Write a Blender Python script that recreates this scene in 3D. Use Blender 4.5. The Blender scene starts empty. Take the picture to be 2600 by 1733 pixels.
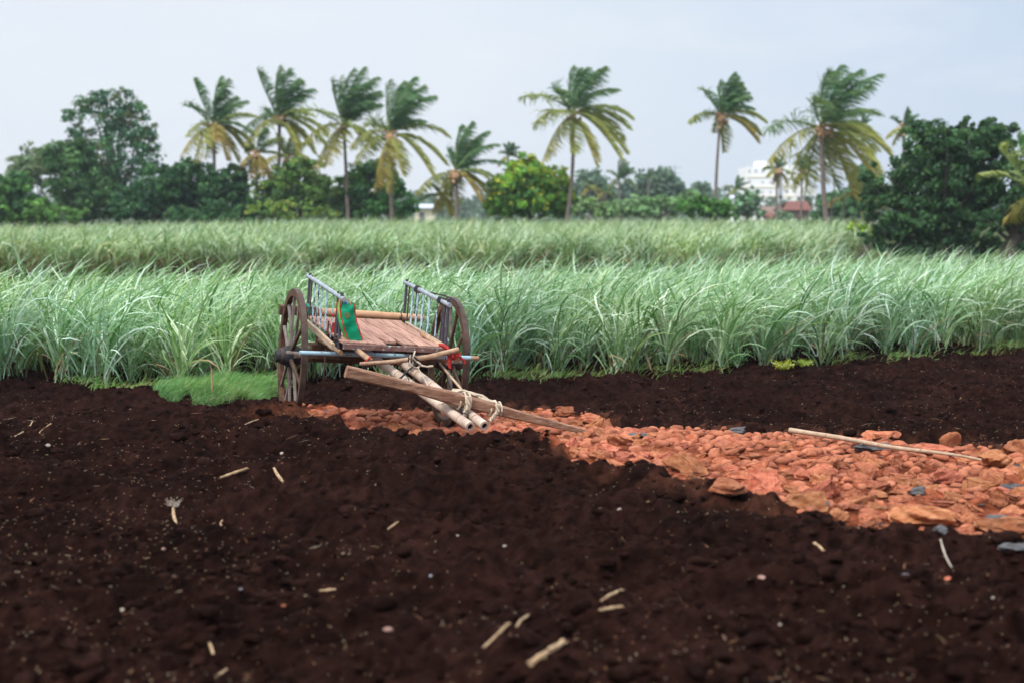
import bpy, math, random
import numpy as np
from mathutils import Matrix, Vector

S = bpy.context.scene
COL = S.collection
rng = np.random.default_rng(7)
random.seed(7)

# ------------------------------------------------------------------ camera
F = 3611.0            # focal length in photo pixels (2600 wide), 50 mm on 36 mm
CAMH = 2.29
HAZE = 0.00035
PITCH = math.atan(321.5 / F)
cam_d = bpy.data.cameras.new('camera'); cam = bpy.data.objects.new('camera', cam_d); COL.objects.link(cam)
cam_d.lens = 50.0; cam_d.sensor_width = 36.0; cam_d.clip_start = 0.1; cam_d.clip_end = 6000
cam.location = (0, 0, CAMH); cam.rotation_euler = (math.pi / 2 - PITCH, 0, 0)
cam_d.dof.use_dof = True; cam_d.dof.focus_distance = 14.3; cam_d.dof.aperture_fstop = 1.35
S.camera = cam

# ------------------------------------------------------------------ sky, sun, exposure
SUN_EL, SUN_ROT = math.radians(58), math.radians(215)
W = bpy.data.worlds.new('World'); S.world = W; W.use_nodes = True
nt = W.node_tree; nt.nodes.clear()
def WN(t, **k):
    n = nt.nodes.new(t)
    for a, b in k.items(): setattr(n, a, b)
    return n
out = WN('ShaderNodeOutputWorld'); bg = WN('ShaderNodeBackground'); bg.inputs['Strength'].default_value = 0.15
sky = WN('ShaderNodeTexSky', sky_type='NISHITA', sun_disc=False, sun_elevation=SUN_EL, sun_rotation=SUN_ROT)
sky.air_density = 1.2; sky.dust_density = 3.0
tc = WN('ShaderNodeTexCoord'); sep = WN('ShaderNodeSeparateXYZ'); nt.links.new(tc.outputs['Generated'], sep.inputs[0])
# overcast deck: brighter towards the zenith, a denser blue-grey bank to the right
ramp = WN('ShaderNodeValToRGB'); nt.links.new(sep.outputs['Z'], ramp.inputs[0])
ramp.color_ramp.elements[0].position = 0.0; ramp.color_ramp.elements[0].color = (.87, .93, 1.0, 1)
ramp.color_ramp.elements[1].position = 0.75; ramp.color_ramp.elements[1].color = (2.5, 2.55, 2.65, 1)
e = ramp.color_ramp.elements.new(0.2); e.color = (.83, .895, .985, 1)
mrx = WN('ShaderNodeMapRange'); nt.links.new(sep.outputs['X'], mrx.inputs[0])
mrx.inputs[1].default_value = -0.05; mrx.inputs[2].default_value = 0.38
bank = WN('ShaderNodeMixRGB', blend_type='MULTIPLY'); nt.links.new(mrx.outputs[0], bank.inputs[0])
nt.links.new(ramp.outputs[0], bank.inputs[1]); bank.inputs[2].default_value = (.70, .78, .89, 1)
mp = WN('ShaderNodeMapping'); nt.links.new(tc.outputs['Generated'], mp.inputs[0]); mp.inputs['Scale'].default_value = (3, 3, 9)
cn = WN('ShaderNodeTexNoise'); nt.links.new(mp.outputs[0], cn.inputs[0]); cn.inputs['Scale'].default_value = 2.6; cn.inputs['Detail'].default_value = 5
cr = WN('ShaderNodeMapRange'); nt.links.new(cn.outputs['Fac'], cr.inputs[0]); cr.inputs[1].default_value = .50; cr.inputs[2].default_value = .72
cr.inputs[3].default_value = 0; cr.inputs[4].default_value = .45
wis = WN('ShaderNodeMixRGB'); nt.links.new(cr.outputs[0], wis.inputs[0]); nt.links.new(bank.outputs[0], wis.inputs[1]); wis.inputs[2].default_value = (.90, .93, .98, 1)
sc_ = WN('ShaderNodeMixRGB', blend_type='MULTIPLY'); sc_.inputs[0].default_value = 1; nt.links.new(wis.outputs[0], sc_.inputs[1]); sc_.inputs[2].default_value = (6.67, 6.67, 6.67, 1)
mx = WN('ShaderNodeMixRGB'); mx.inputs[0].default_value = .9; nt.links.new(sky.outputs[0], mx.inputs[1]); nt.links.new(sc_.outputs[0], mx.inputs[2])
nt.links.new(mx.outputs[0], bg.inputs[0]); nt.links.new(bg.outputs[0], out.inputs[0])
sd = bpy.data.lights.new('sun', 'SUN'); sd.energy = 2.8; sd.angle = math.radians(9); sd.color = (1, .98, .95)
so = bpy.data.objects.new('sun', sd); COL.objects.link(so)
az = SUN_ROT
sdir = Vector((math.sin(az) * math.cos(SUN_EL), math.cos(az) * math.cos(SUN_EL), math.sin(SUN_EL)))
so.rotation_euler = sdir.to_track_quat('Z', 'Y').to_euler()
S.view_settings.view_transform = 'Standard'; S.view_settings.look = 'None'
S.view_settings.exposure = 0.0; S.view_settings.gamma = 1.0; S.view_settings.use_curve_mapping = False
S.cycles.max_bounces = 6; S.cycles.diffuse_bounces = 3; S.cycles.glossy_bounces = 2; S.cycles.transmission_bounces = 3
S.cycles.volume_bounces = 0; S.cycles.caustics_reflective = False; S.cycles.caustics_refractive = False
S.cycles.use_denoising = True

# ------------------------------------------------------------------ helpers
def at(px, py, y):
    """world point on the sight line of photo pixel (px,py) at world distance y: used to read a real position off the plan"""
    cx = (px - 1300) / F; cy = -(py - 866.5) / F
    d = Vector((cx, math.cos(PITCH) + cy * math.sin(PITCH), -math.sin(PITCH) + cy * math.cos(PITCH)))
    return Vector((0, 0, CAMH)) + d * (y / d.y)

def prop(o, label=None, cat=None, group=None, kind=None):
    if label: o['label'] = label
    if cat: o['category'] = cat
    if group: o['group'] = group
    if kind: o['kind'] = kind
    return o

def empty(name, loc=(0, 0, 0), label=None, cat=None, group=None):
    o = bpy.data.objects.new(name, None); COL.objects.link(o); o.location = loc; o.empty_display_size = .2
    return prop(o, label, cat, group)

class MB:
    """collects geometry for ONE mesh"""
    def __init__(s): s.v = []; s.f = []; s.c = []; s.n = 0
    def add(s, v, f, c=None):
        v = np.asarray(v, float).reshape(-1, 3)
        s.v.append(v)
        for q in f: s.f.append([i + s.n for i in q])
        if c is None: c = (1, 1, 1)
        c = np.asarray(c, float)
        if c.ndim == 1: c = np.tile(c[:3], (len(v), 1))
        s.c.append(c); s.n += len(v)
        return s
    def sweep(s, pts, sec, close=True, up=(0, 0, 1), c=None, scales=None):
        pts = np.asarray(pts, float); n = len(pts); k = len(sec)
        t = np.gradient(pts, axis=0) if n > 2 else np.tile(pts[-1] - pts[0], (n, 1))
        t /= np.linalg.norm(t, axis=1)[:, None]
        up = np.asarray(up, float)
        if abs(t[0] @ up) > .97: up = np.array((1, 0, 0.)) if abs(t[0][0]) < .9 else np.array((0, 1., 0))
        V = []
        for i in range(n):
            a = np.cross(t[i], up); a /= np.linalg.norm(a); b = np.cross(a, t[i])
            sc = 1 if scales is None else scales[i]
            for (p, q) in sec: V.append(pts[i] + (a * p + b * q) * sc)
        Fc = []
        for i in range(n - 1):
            for j in range(k):
                j2 = (j + 1) % k
                Fc.append([i * k + j, i * k + j2, (i + 1) * k + j2, (i + 1) * k + j])
        if close: Fc.append(list(range(k))[::-1]); Fc.append([(n - 1) * k + j for j in range(k)])
        return s.add(V, Fc, c)
    def tube(s, pts, r, seg=10, c=None, wob=0, close=True, up=(0, 0, 1)):
        pts = np.asarray(pts, float)
        if len(pts) == 2 and wob:
            pts = pts[0] + (pts[1] - pts[0]) * np.linspace(0, 1, 9)[:, None]
        n = len(pts); r = np.interp(np.linspace(0, 1, n), np.linspace(0, 1, len(np.atleast_1d(r))), np.atleast_1d(r))
        if wob:
            r = r * (1 + wob * rng.uniform(-1, 1, n)); pts = pts.copy(); pts[1:-1] += rng.normal(0, wob * r.mean() * .5, (n - 2, 3))
        sec = [(math.cos(2 * math.pi * j / seg), math.sin(2 * math.pi * j / seg)) for j in range(seg)]
        return s.sweep(pts, sec, close, c=c, scales=r, up=up)
    def beam(s, a, b, w, h, bev=.12, up=(0, 0, 1), c=None, n=2, wob=0):
        a = np.asarray(a, float); b = np.asarray(b, float)
        e = min(w, h) * bev; x, y = w / 2, h / 2
        sec = [(-x + e, -y), (x - e, -y), (x, -y + e), (x, y - e), (x - e, y), (-x + e, y), (-x, y - e), (-x, -y + e)]
        n = max(n, 6) if wob else n
        pts = a + (b - a) * np.linspace(0, 1, n)[:, None]
        sc = None
        if wob: pts += rng.normal(0, wob * min(w, h) * .3, pts.shape); sc = 1 + rng.uniform(-wob, wob, n)
        return s.sweep(pts, sec, up=up, c=c, scales=sc)
    def box(s, lo, hi, c=None):
        x0, y0, z0 = lo; x1, y1, z1 = hi
        v = [(x0, y0, z0), (x1, y0, z0), (x1, y1, z0), (x0, y1, z0), (x0, y0, z1), (x1, y0, z1), (x1, y1, z1), (x0, y1, z1)]
        return s.add(v, [(3, 2, 1, 0), (4, 5, 6, 7), (0, 1, 5, 4), (1, 2, 6, 5), (2, 3, 7, 6), (3, 0, 4, 7)], c)
    def ribbon(s, pts, w, c=None, side=(0, 0, 1), th=.004):
        pts = np.asarray(pts, float)
        return s.sweep(pts, [(-w / 2, -th), (w / 2, -th), (w / 2, th), (-w / 2, th)], up=side, c=c)
    def build(s, name, mat, parent=None, smooth=True, loc=None, angle=40):
        me = bpy.data.meshes.new(name)
        V = np.concatenate(s.v)
        off = Vector(loc) if loc is not None else None
        if off is not None: V = V - np.array(off)
        me.from_pydata(V.tolist(), [], s.f); me.update()
        a = me.color_attributes.new('Col', 'FLOAT_COLOR', 'POINT')
        cc = np.ones((len(V), 4)); cc[:, :3] = np.concatenate(s.c); a.data.foreach_set('color', cc.ravel())
        me.materials.append(mat)
        o = bpy.data.objects.new(name, me); COL.objects.link(o)
        if parent: o.parent = parent
        if off is not None: o.location = off
        if smooth:
            me.polygons.foreach_set('use_smooth', [True] * len(me.polygons))
            try: me.set_sharp_from_angle(angle=math.radians(angle))
            except Exception: pass
        return o

def quads_obj(name, V, nq_verts, faces, cols, mat, parent=None, smooth=True, origin=None):
    """fast numpy mesh: V (N,3), faces (M,4), cols (N,3)"""
    me = bpy.data.meshes.new(name)
    if origin is not None: V = V - np.asarray(origin)
    me.vertices.add(len(V)); me.vertices.foreach_set('co', np.ascontiguousarray(V, dtype=np.float32).ravel())
    k = faces.shape[1]
    me.loops.add(faces.size); me.loops.foreach_set('vertex_index', faces.astype(np.int32).ravel())
    me.polygons.add(len(faces)); me.polygons.foreach_set('loop_start', np.arange(len(faces), dtype=np.int32) * k)
    try: me.polygons.foreach_set('loop_total', np.full(len(faces), k, dtype=np.int32))
    except Exception: pass
    if smooth: me.polygons.foreach_set('use_smooth', np.ones(len(faces), dtype=bool))
    a = me.color_attributes.new('Col', 'FLOAT_COLOR', 'POINT')
    cc = np.ones((len(V), 4), dtype=np.float32); cc[:, :3] = cols; a.data.foreach_set('color', cc.ravel())
    me.update(); me.validate()
    me.materials.append(mat)
    o = bpy.data.objects.new(name, me); COL.objects.link(o)
    if parent: o.parent = parent
    if origin is not None and parent is None: o.location = origin
    return o

# value noise on a lattice ----------------------------------------
_lat = {}
def vnoise(x, y, seed=0):
    if seed not in _lat: _lat[seed] = np.random.default_rng(1000 + seed).random((256, 256))
    L = _lat[seed]; xi = np.floor(x).astype(int); yi = np.floor(y).astype(int); fx = x - xi; fy = y - yi
    fx = fx * fx * (3 - 2 * fx); fy = fy * fy * (3 - 2 * fy)
    a = L[xi & 255, yi & 255]; b = L[(xi + 1) & 255, yi & 255]; c = L[xi & 255, (yi + 1) & 255]; d = L[(xi + 1) & 255, (yi + 1) & 255]
    return (a * (1 - fx) + b * fx) * (1 - fy) + (c * (1 - fx) + d * fx) * fy
def rot(x, y, a): return x * math.cos(a) - y * math.sin(a), x * math.sin(a) + y * math.cos(a)

# ------------------------------------------------------------------ materials
def newmat(name):
    m = bpy.data.materials.new(name); m.use_nodes = True; n = m.node_tree
    b = n.nodes['Principled BSDF']; return m, n, b
def mat(name, c1, c2=None, rough=.8, scale=8, bump=.3, bdist=.01, attr=False, stretch=None, detail=6, spec=.15, c3=None, t3=(.62, .68), metal=0, objrand=0, bscale=None):
    m, n, b = newmat(name); N = n.nodes.new; Lk = n.links.new
    b.inputs['Roughness'].default_value = rough; b.inputs['Specular IOR Level'].default_value = spec; b.inputs['Metallic'].default_value = metal
    tc = N('ShaderNodeTexCoord'); mp = N('ShaderNodeMapping'); Lk(tc.outputs['Object'], mp.inputs[0])
    if stretch: mp.inputs['Scale'].default_value = stretch
    no = N('ShaderNodeTexNoise'); Lk(mp.outputs[0], no.inputs[0]); no.inputs['Scale'].default_value = scale; no.inputs['Detail'].default_value = detail; no.inputs['Roughness'].default_value = .65
    mr = N('ShaderNodeMapRange'); Lk(no.outputs['Fac'], mr.inputs[0]); mr.inputs[1].default_value = .33; mr.inputs[2].default_value = .67
    mix = N('ShaderNodeMixRGB'); Lk(mr.outputs[0], mix.inputs[0]); mix.inputs[1].default_value = (*c1, 1); mix.inputs[2].default_value = (*(c2 or c1), 1)
    cur = mix.outputs[0]
    if c3:
        n2 = N('ShaderNodeTexNoise'); Lk(mp.outputs[0], n2.inputs[0]); n2.inputs['Scale'].default_value = scale * 1.7; n2.inputs['Detail'].default_value = 8; n2.inputs['Roughness'].default_value = .7
        m2 = N('ShaderNodeMapRange'); Lk(n2.outputs['Fac'], m2.inputs[0]); m2.inputs[1].default_value = t3[0]; m2.inputs[2].default_value = t3[1]
        x2 = N('ShaderNodeMixRGB'); Lk(m2.outputs[0], x2.inputs[0]); Lk(cur, x2.inputs[1]); x2.inputs[2].default_value = (*c3, 1); cur = x2.outputs[0]
    if attr:
        at_ = N('ShaderNodeAttribute'); at_.attribute_name = 'Col'
        x3 = N('ShaderNodeMixRGB'); x3.blend_type = 'MULTIPLY'; x3.inputs[0].default_value = 1; Lk(cur, x3.inputs[1]); Lk(at_.outputs['Color'], x3.inputs[2]); cur = x3.outputs[0]
    if objrand:
        oi = N('ShaderNodeObjectInfo'); hs = N('ShaderNodeHueSaturation')
        r1 = N('ShaderNodeMapRange'); Lk(oi.outputs['Random'], r1.inputs[0]); r1.inputs[3].default_value = .5 - .010 * objrand; r1.inputs[4].default_value = .5 + .014 * objrand
        mm = N('ShaderNodeMath'); mm.operation = 'MULTIPLY'; Lk(oi.outputs['Random'], mm.inputs[0]); mm.inputs[1].default_value = 7.31
        fr = N('ShaderNodeMath'); fr.operation = 'FRACT'; Lk(mm.outputs[0], fr.inputs[0])
        r2 = N('ShaderNodeMapRange'); Lk(fr.outputs[0], r2.inputs[0]); r2.inputs[3].default_value = 1 - .35 * objrand; r2.inputs[4].default_value = 1 + .3 * objrand
        Lk(r1.outputs[0], hs.inputs['Hue']); Lk(r2.outputs[0], hs.inputs['Value']); Lk(cur, hs.inputs['Color']); cur = hs.outputs[0]
    Lk(cur, b.inputs['Base Color'])
    if bump:
        bn = no
        if bscale:
            bn = N('ShaderNodeTexNoise'); Lk(mp.outputs[0], bn.inputs[0]); bn.inputs['Scale'].default_value = bscale; bn.inputs['Detail'].default_value = 8; bn.inputs['Roughness'].default_value = .7
        bu = N('ShaderNodeBump'); Lk(bn.outputs['Fac'], bu.inputs['Height']); bu.inputs['Strength'].default_value = bump; bu.inputs['Distance'].default_value = bdist
        Lk(bu.outputs[0], b.inputs['Normal'])
    return m
def leafmat(name, base=(1, 1, 1), rough=.45, trans=.25, spec=.4, tcol=(1.1, 1.25, .6)):
    m, n, b = newmat(name); N = n.nodes.new; Lk = n.links.new
    a = N('ShaderNodeAttribute'); a.attribute_name = 'Col'
    x = N('ShaderNodeMixRGB'); x.blend_type = 'MULTIPLY'; x.inputs[0].default_value = 1; Lk(a.outputs['Color'], x.inputs[1]); x.inputs[2].default_value = (*base, 1)
    Lk(x.outputs[0], b.inputs['Base Color']); b.inputs['Roughness'].default_value = rough; b.inputs['Specular IOR Level'].default_value = spec
    t = N('ShaderNodeBsdfTranslucent'); y = N('ShaderNodeMixRGB'); y.blend_type = 'MULTIPLY'; y.inputs[0].default_value = 1; Lk(x.outputs[0], y.inputs[1]); y.inputs[2].default_value = (*tcol, 1)
    Lk(y.outputs[0], t.inputs[0])
    ms = N('ShaderNodeMixShader'); ms.inputs[0].default_value = trans; Lk(b.outputs[0], ms.inputs[1]); Lk(t.outputs[0], ms.inputs[2])
    Lk(ms.outputs[0], n.nodes['Material Output'].inputs[0])
    return m

M = {}
M['soil'] = mat('soil', (.30, .27, .26), (1.85, 1.75, 1.6), rough=.95, scale=12, bump=1, bdist=.03, attr=True, spec=.02, bscale=26, c3=(3.6, 3.2, 2.6), t3=(.66, .74))
M['far_soil'] = mat('far_soil', (.04, .055, .018), (.07, .085, .03), rough=1, scale=.4, bump=0, spec=.05)
M['laterite'] = mat('laterite', (.30, .074, .033), (.54, .215, .12), rough=.92, scale=3.5, bump=1, bdist=.02, spec=.1, c3=(.13, .055, .04), t3=(.58, .66), objrand=.9, bscale=14)
M['laterite_rubble'] = mat('laterite_rubble', (.27, .070, .033), (.46, .18, .10), rough=.92, scale=9, bump=.8, bdist=.008, spec=.15, attr=True, c3=(.24, .09, .06), t3=(.55, .7), bscale=40)
M['basalt'] = mat('basalt', (.05, .05, .055), (.12, .115, .115), rough=.75, scale=9, bump=.6, spec=.3, c3=(.2, .09, .06), t3=(.62, .72))
M['cane'] = leafmat('cane', rough=.36, trans=.2, spec=.5, tcol=(.9, 1.2, .55))
M['grass'] = leafmat('grass', rough=.5, trans=.3)
M['leaf'] = leafmat('leaf', rough=.6, trans=.22, spec=.18)
M['palm_leaf'] = leafmat('palm_leaf', rough=.45, trans=.25, spec=.25)
M['bark'] = mat('bark', (.06, .05, .04), (.13, .105, .09), scale=3, bump=.6, bdist=.03, stretch=(1, 1, 3))
M['palm_bark'] = mat('palm_bark', (.12, .09, .08), (.24, .19, .17), scale=2.5, bump=.8, bdist=.03, stretch=(1, 1, 6))
M['wood_dark'] = mat('wood_dark', (.05, .028, .018), (.12, .065, .042), scale=6, bump=.5, stretch=(3, .6, 3), c3=(.15, .10, .075), t3=(.6, .75))
M['wheel_wood'] = mat('wheel_wood', (.045, .022, .014), (.16, .080, .050), scale=9, bump=.6, c3=(.03, .022, .02), t3=(.55, .68))
M['spoke_wood'] = mat('spoke_wood', (.10, .075, .062), (.24, .20, .18), scale=10, bump=.5)
M['spoke_dark'] = mat('spoke_dark', (.05, .03, .02), (.11, .07, .05), scale=10, bump=.5)
M['iron'] = mat('iron', (.05, .035, .03), (.11, .075, .06), rough=.65, scale=12, bump=.3, metal=.2, c3=(.14, .05, .025), t3=(.55, .7))
M['hub_black'] = mat('hub_black', (.012, .012, .016), (.035, .035, .04), rough=.5, scale=14, bump=.4)
M['plank'] = mat('plank', (.25, .13, .095), (.46, .27, .20), scale=3, bump=.8, stretch=(7, .6, 7), c3=(.16, .075, .06), t3=(.54, .64), objrand=.35)
M['pale_wood'] = mat('pale_wood', (.32, .22, .145), (.48, .35, .25), scale=5, bump=.4, stretch=(4, .7, 4), c3=(.26, .17, .12), t3=(.6, .72))
M['pole_wood'] = mat('pole_wood', (.24, .135, .08), (.47, .32, .21), scale=7, bump=.8, stretch=(2, 2, 2), c3=(.18, .09, .05), t3=(.58, .72))
M['log'] = mat('log', (.40, .22, .13), (.55, .34, .20), scale=5, bump=.4, c3=(.20, .09, .06), t3=(.58, .7))
M['bamboo'] = mat('bamboo', (.34, .245, .19), (.62, .50, .41), scale=5, bump=.6, c3=(.28, .19, .15), t3=(.58, .7), rough=.6)
M['yoke_wood'] = mat('yoke_wood', (.15, .068, .040), (.34, .19, .12), scale=6, bump=1, stretch=(1.0, 5, 5), c3=(.50, .38, .30), t3=(.56, .70))
M['bore_shade'] = mat('bore_shade', (.012, .008, .006), bump=0, rough=1)  # near-black colour painting the shade inside the hollow shaft ends
M['paint_pipe'] = mat('paint_pipe', (.16, .19, .225), (.30, .335, .38), rough=.45, scale=10, bump=.15, spec=.5)
M['slat_paint'] = mat('slat_paint', (.36, .55, .64), (.46, .66, .74), rough=.55, scale=14, bump=.3, c3=(.06, .06, .075), t3=(.50, .56), stretch=(1, 1, .5))
M['post_dark'] = mat('post_dark', (.045, .04, .055), (.10, .09, .11), rough=.5, scale=16, bump=.3, c3=(.30, .42, .48), t3=(.66, .70))
M['bar_paint'] = mat('bar_paint', (.26, .36, .44), (.33, .50, .56), rough=.5, scale=8, bump=.2, c3=(.10, .07, .07), t3=(.60, .66))
M['edge_metal'] = mat('edge_metal', (.13, .06, .05), (.22, .13, .11), rough=.6, scale=14, bump=.3, c3=(.36, .44, .42), t3=(.56, .64))
M['rope_pale'] = mat('rope_pale', (.36, .28, .19), (.64, .54, .42), scale=40, bump=.9, bdist=.006)
M['rope_dark'] = mat('rope_dark', (.02, .018, .022), (.06, .05, .055), scale=40, bump=.9, bdist=.006)
M['red_cloth'] = mat('red_cloth', (.30, .02, .02), (.50, .05, .04), scale=30, bump=.8, bdist=.006, c3=(.72, .40, .30), t3=(.62, .70))
M['green_cord'] = mat('green_cord', (.02, .22, .17), (.05, .35, .28), scale=30, bump=.6)
M['yellow_cord'] = mat('yellow_cord', (.55, .35, .03), (.7, .5, .08), scale=30, bump=.4)
M['cushion'] = mat('cushion', (.16, .18, .24), (.25, .28, .35), rough=.55, scale=12, bump=.3)
M['bag'] = mat('bag', (.0, .20, .095), (.01, .30, .15), rough=.5, scale=9, bump=.6, bdist=.012, c3=(.05, .42, .26), t3=(.62, .8))
M['bag_side'] = mat('bag_side', (.03, .33, .10), (.06, .42, .15), rough=.5, scale=9, bump=.4)
M['piping'] = mat('piping', (.50, .015, .02), (.60, .03, .03), rough=.5, scale=20, bump=.2)
M['motif'] = mat('motif', (.22, .13, .05), (.12, .20, .07), scale=60, bump=0)
M['blue_plastic'] = mat('blue_plastic', (.10, .22, .62), (.14, .28, .7), rough=.35, bump=0)
M['straw'] = mat('straw', (.9, .9, .9), (1.1, 1.1, 1.1), scale=30, bump=.3, attr=True, rough=.8)
M['stalk'] = mat('stalk', (.20, .12, .06), (.50, .35, .21), scale=18, bump=.4, c3=(.22, .12, .07), t3=(.6, .7))
M['pale_stone'] = mat('pale_stone', (.26, .21, .16), (.50, .43, .35), scale=20, bump=.4)
M['pink_stone'] = mat('pink_stone', (.20, .11, .085), (.34, .20, .16), scale=20, bump=.4)
M['grey_stone'] = mat('grey_stone', (.16, .16, .18), (.30, .30, .32), scale=20, bump=.4)
M['white_wall'] = mat('white_wall', (.86, .86, .86), (.9, .9, .89), scale=.5, bump=.05, rough=.8)
M['cream_band'] = mat('cream_band', (.78, .70, .50), (.82, .74, .56), scale=.5, bump=0)
M['window'] = mat('window', (.08, .09, .11), (.14, .15, .17), scale=2, bump=0, rough=.3)
M['grey_strip'] = mat('grey_strip', (.42, .45, .52), (.5, .53, .6), scale=1, bump=0)
M['roof_tile'] = mat('roof_tile', (.12, .048, .038), (.20, .085, .065), scale=2.2, bump=.5, bdist=.04, stretch=(1, 5, 5), c3=(.18, .08, .06), t3=(.6, .7))
M['mud_wall'] = mat('mud_wall', (.20, .15, .13), (.30, .23, .20), scale=2, bump=.3)
M['brown_roof'] = mat('brown_roof', (.15, .10, .085), (.24, .16, .13), scale=2.2, bump=.4, bdist=.04)
M['pylon'] = mat('pylon', (.3, .33, .36), bump=0, rough=.5)
# ------------------------------------------------------------------ terrain
def sst(t): t = np.clip(t, 0, 1); return t * t * (3 - 2 * t)
PATH = np.array([(-2.5, 16.5), (-1.35, 16.3), (.62, 16.0), (1.24, 14.9), (2.05, 13.5), (3.6, 12.3), (4.4, 11.9), (6.5, 10.8), (10, 9.0), (10, 2.5),
                 (4.5, 6.6), (2.9, 8.05), (2.29, 8.7), (1.67, 9.3), (1.09, 9.85), (.59, 10.6), (.46, 11.1), (.10, 12.0), (-.58, 12.3), (-1.06, 12.8), (-1.9, 13.9), (-2.3, 15.2)])
def sdist(x, y):
    """signed distance to the stone path outline, positive inside"""
    x = np.asarray(x, float); y = np.asarray(y, float)
    dmin = np.full(x.shape, 1e9); ins = np.zeros(x.shape, bool); n = len(PATH)
    for i in range(n):
        ax, ay = PATH[i]; bx, by = PATH[(i + 1) % n]; ex, ey = bx - ax, by - ay
        t = np.clip(((x - ax) * ex + (y - ay) * ey) / (ex * ex + ey * ey), 0, 1)
        dmin = np.minimum(dmin, (x - ax - t * ex) ** 2 + (y - ay - t * ey) ** 2)
        c = (ay > y) != (by > y)
        ins ^= c & (x < ex * (y - ay) / (ey if ey else 1e-9) + ax)
    d = np.sqrt(dmin); return np.where(ins, d, -d)
def ymid(x): return np.interp(x, [-6, -3, -2, -.7, .5, 2, 4, 9], [14.4, 14.3, 14.35, 14.0, 13.3, 11.2, 9.5, 6.5])
def zbase(x, y):
    z = .30 * sst((15.2 - y) / 3.2)
    z = z + .25 * sst((y - 36) / 14) + .38 * sst((y - 52) / 40) * sst((x + 28) / 18)
    return z
def zsoil(x, y):
    """full height of the worked field including the stone path bed"""
    x = np.asarray(x, float); y = np.asarray(y, float)
    z = zbase(x, y); sd = sdist(x, y) + .10 * (vnoise(x * 2.2, y * 2.2, 31) - .5) + .05 * (vnoise(x * 6, y * 6, 32) - .5)
    front = sst((ymid(x) - y) / .5 + .5)
    out_ = sst(.5 - sd / .26)
    bed = .085 * front + .035 * (1 - front) + .07 * np.exp(-((x + 2.35) / .35) ** 2 - ((y - 14.8) / .5) ** 2)
    bed = bed + .10 * front * np.exp(-((x + 2.9) / 1.0) ** 2 - ((y - 13.8) / .5) ** 2) + .17 * np.exp(-((x + 2.3) / .55) ** 2 - ((y - 14.1) / .28) ** 2) + .05 * front * np.exp(-((x + 5) / 2.0) ** 2 - ((y - 14.5) / .8) ** 2)
    z = z + bed * out_ - .13 * np.exp(-((x + .8) / .9) ** 2 - ((y - 12.5) / .8) ** 2)
    # tillage ridges running away to the right, then clods at several sizes
    u, v = rot(x, y, .52)
    w = out_ * sst((26 - y) / 3) + .25 * (1 - out_)
    rg = .065 * np.sin((v + .35 * vnoise(u * .5, v * .5, 3)) * 2 * math.pi / 1.0) + .14 * (vnoise(u * .45, v * .9, 4) - .5)
    rg += .075 * (vnoise(x * 1.1, y * 1.3, 5) - .5)
    n = .105 * (vnoise(x * 2.7, y * 2.9, 6) - .5) + .085 * (vnoise(x * 6.1, y * 5.7, 7) - .5)
    cl = np.abs(vnoise(x * 9.5, y * 9.1, 8) - .5); n += .085 * (.25 - cl)
    n += .030 * np.maximum(vnoise(x * 15, y * 14, 12) - .55, 0) * 3 * vnoise(x * 1.3, y * 1.3, 13)
    n += .048 * (vnoise(x * 19, y * 18.3, 9) - .5) + .030 * (vnoise(x * 36, y * 35, 10) - .5)
    return z + (rg + n) * w

xs = np.arange(-9.6, 9.61, .019)
ys = [4.4]
while ys[-1] < 25.5: ys.append(ys[-1] + .014 + .0011 * max(ys[-1] - 6, 0))
ys = np.array(ys)
gx, gy = np.meshgrid(xs, ys)
gz = zsoil(gx, gy)
edge = np.minimum(np.minimum(gx - xs[0], xs[-1] - gx), np.minimum(gy - ys[0], ys[-1] - gy))
gz = gz - .12 * (1 - sst(edge / .35))
nx, ny = len(xs), len(ys)
ii = (np.arange(ny - 1)[:, None] * nx + np.arange(nx - 1)[None]).ravel()
faces = np.stack([ii, ii + 1, ii + nx + 1, ii + nx], 1)
V = np.stack([gx.ravel(), gy.ravel(), gz.ravel()], 1)
sd = sdist(V[:, 0], V[:, 1]) + .22 * (vnoise(V[:, 0] * 3, V[:, 1] * 3, 21) - .5) + .12 * (vnoise(V[:, 0] * 11, V[:, 1] * 11, 22) - .5)
red = sst(sd / .10 + .5)[:, None]
spill = (sst((sd + .55) / .5) * .35 * sst((vnoise(V[:, 0] * 8, V[:, 1] * 8, 23) - .45) / .25))[:, None]
wsp = (np.exp(-((V[:, 0] + 2.1) / .7) ** 2 - ((V[:, 1] - 13.9) / .5) ** 2) * .30)[:, None]
tone = (.60 + .75 * vnoise(V[:, 0] * 1.7, V[:, 1] * 1.7, 24))[:, None] * (.70 + .6 * vnoise(V[:, 0] * 14, V[:, 1] * 14, 25))[:, None]
soilc = np.array([.0132, .0056, .0045]) * tone
redc = np.array([.22, .066, .034]) * (.35 + .95 * vnoise(V[:, 0] * 5, V[:, 1] * 5, 26))[:, None]
c = soilc * (1 - red) + redc * red
c = c * (1 - spill * (1 - red)) + np.array([.11, .045, .028]) * spill * (1 - red)
c = c * (1 - wsp) + np.array([.12, .045, .025]) * wsp
g = quads_obj('ploughed_field', V, None, faces, c, M['soil']); prop(g, kind='structure')

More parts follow.
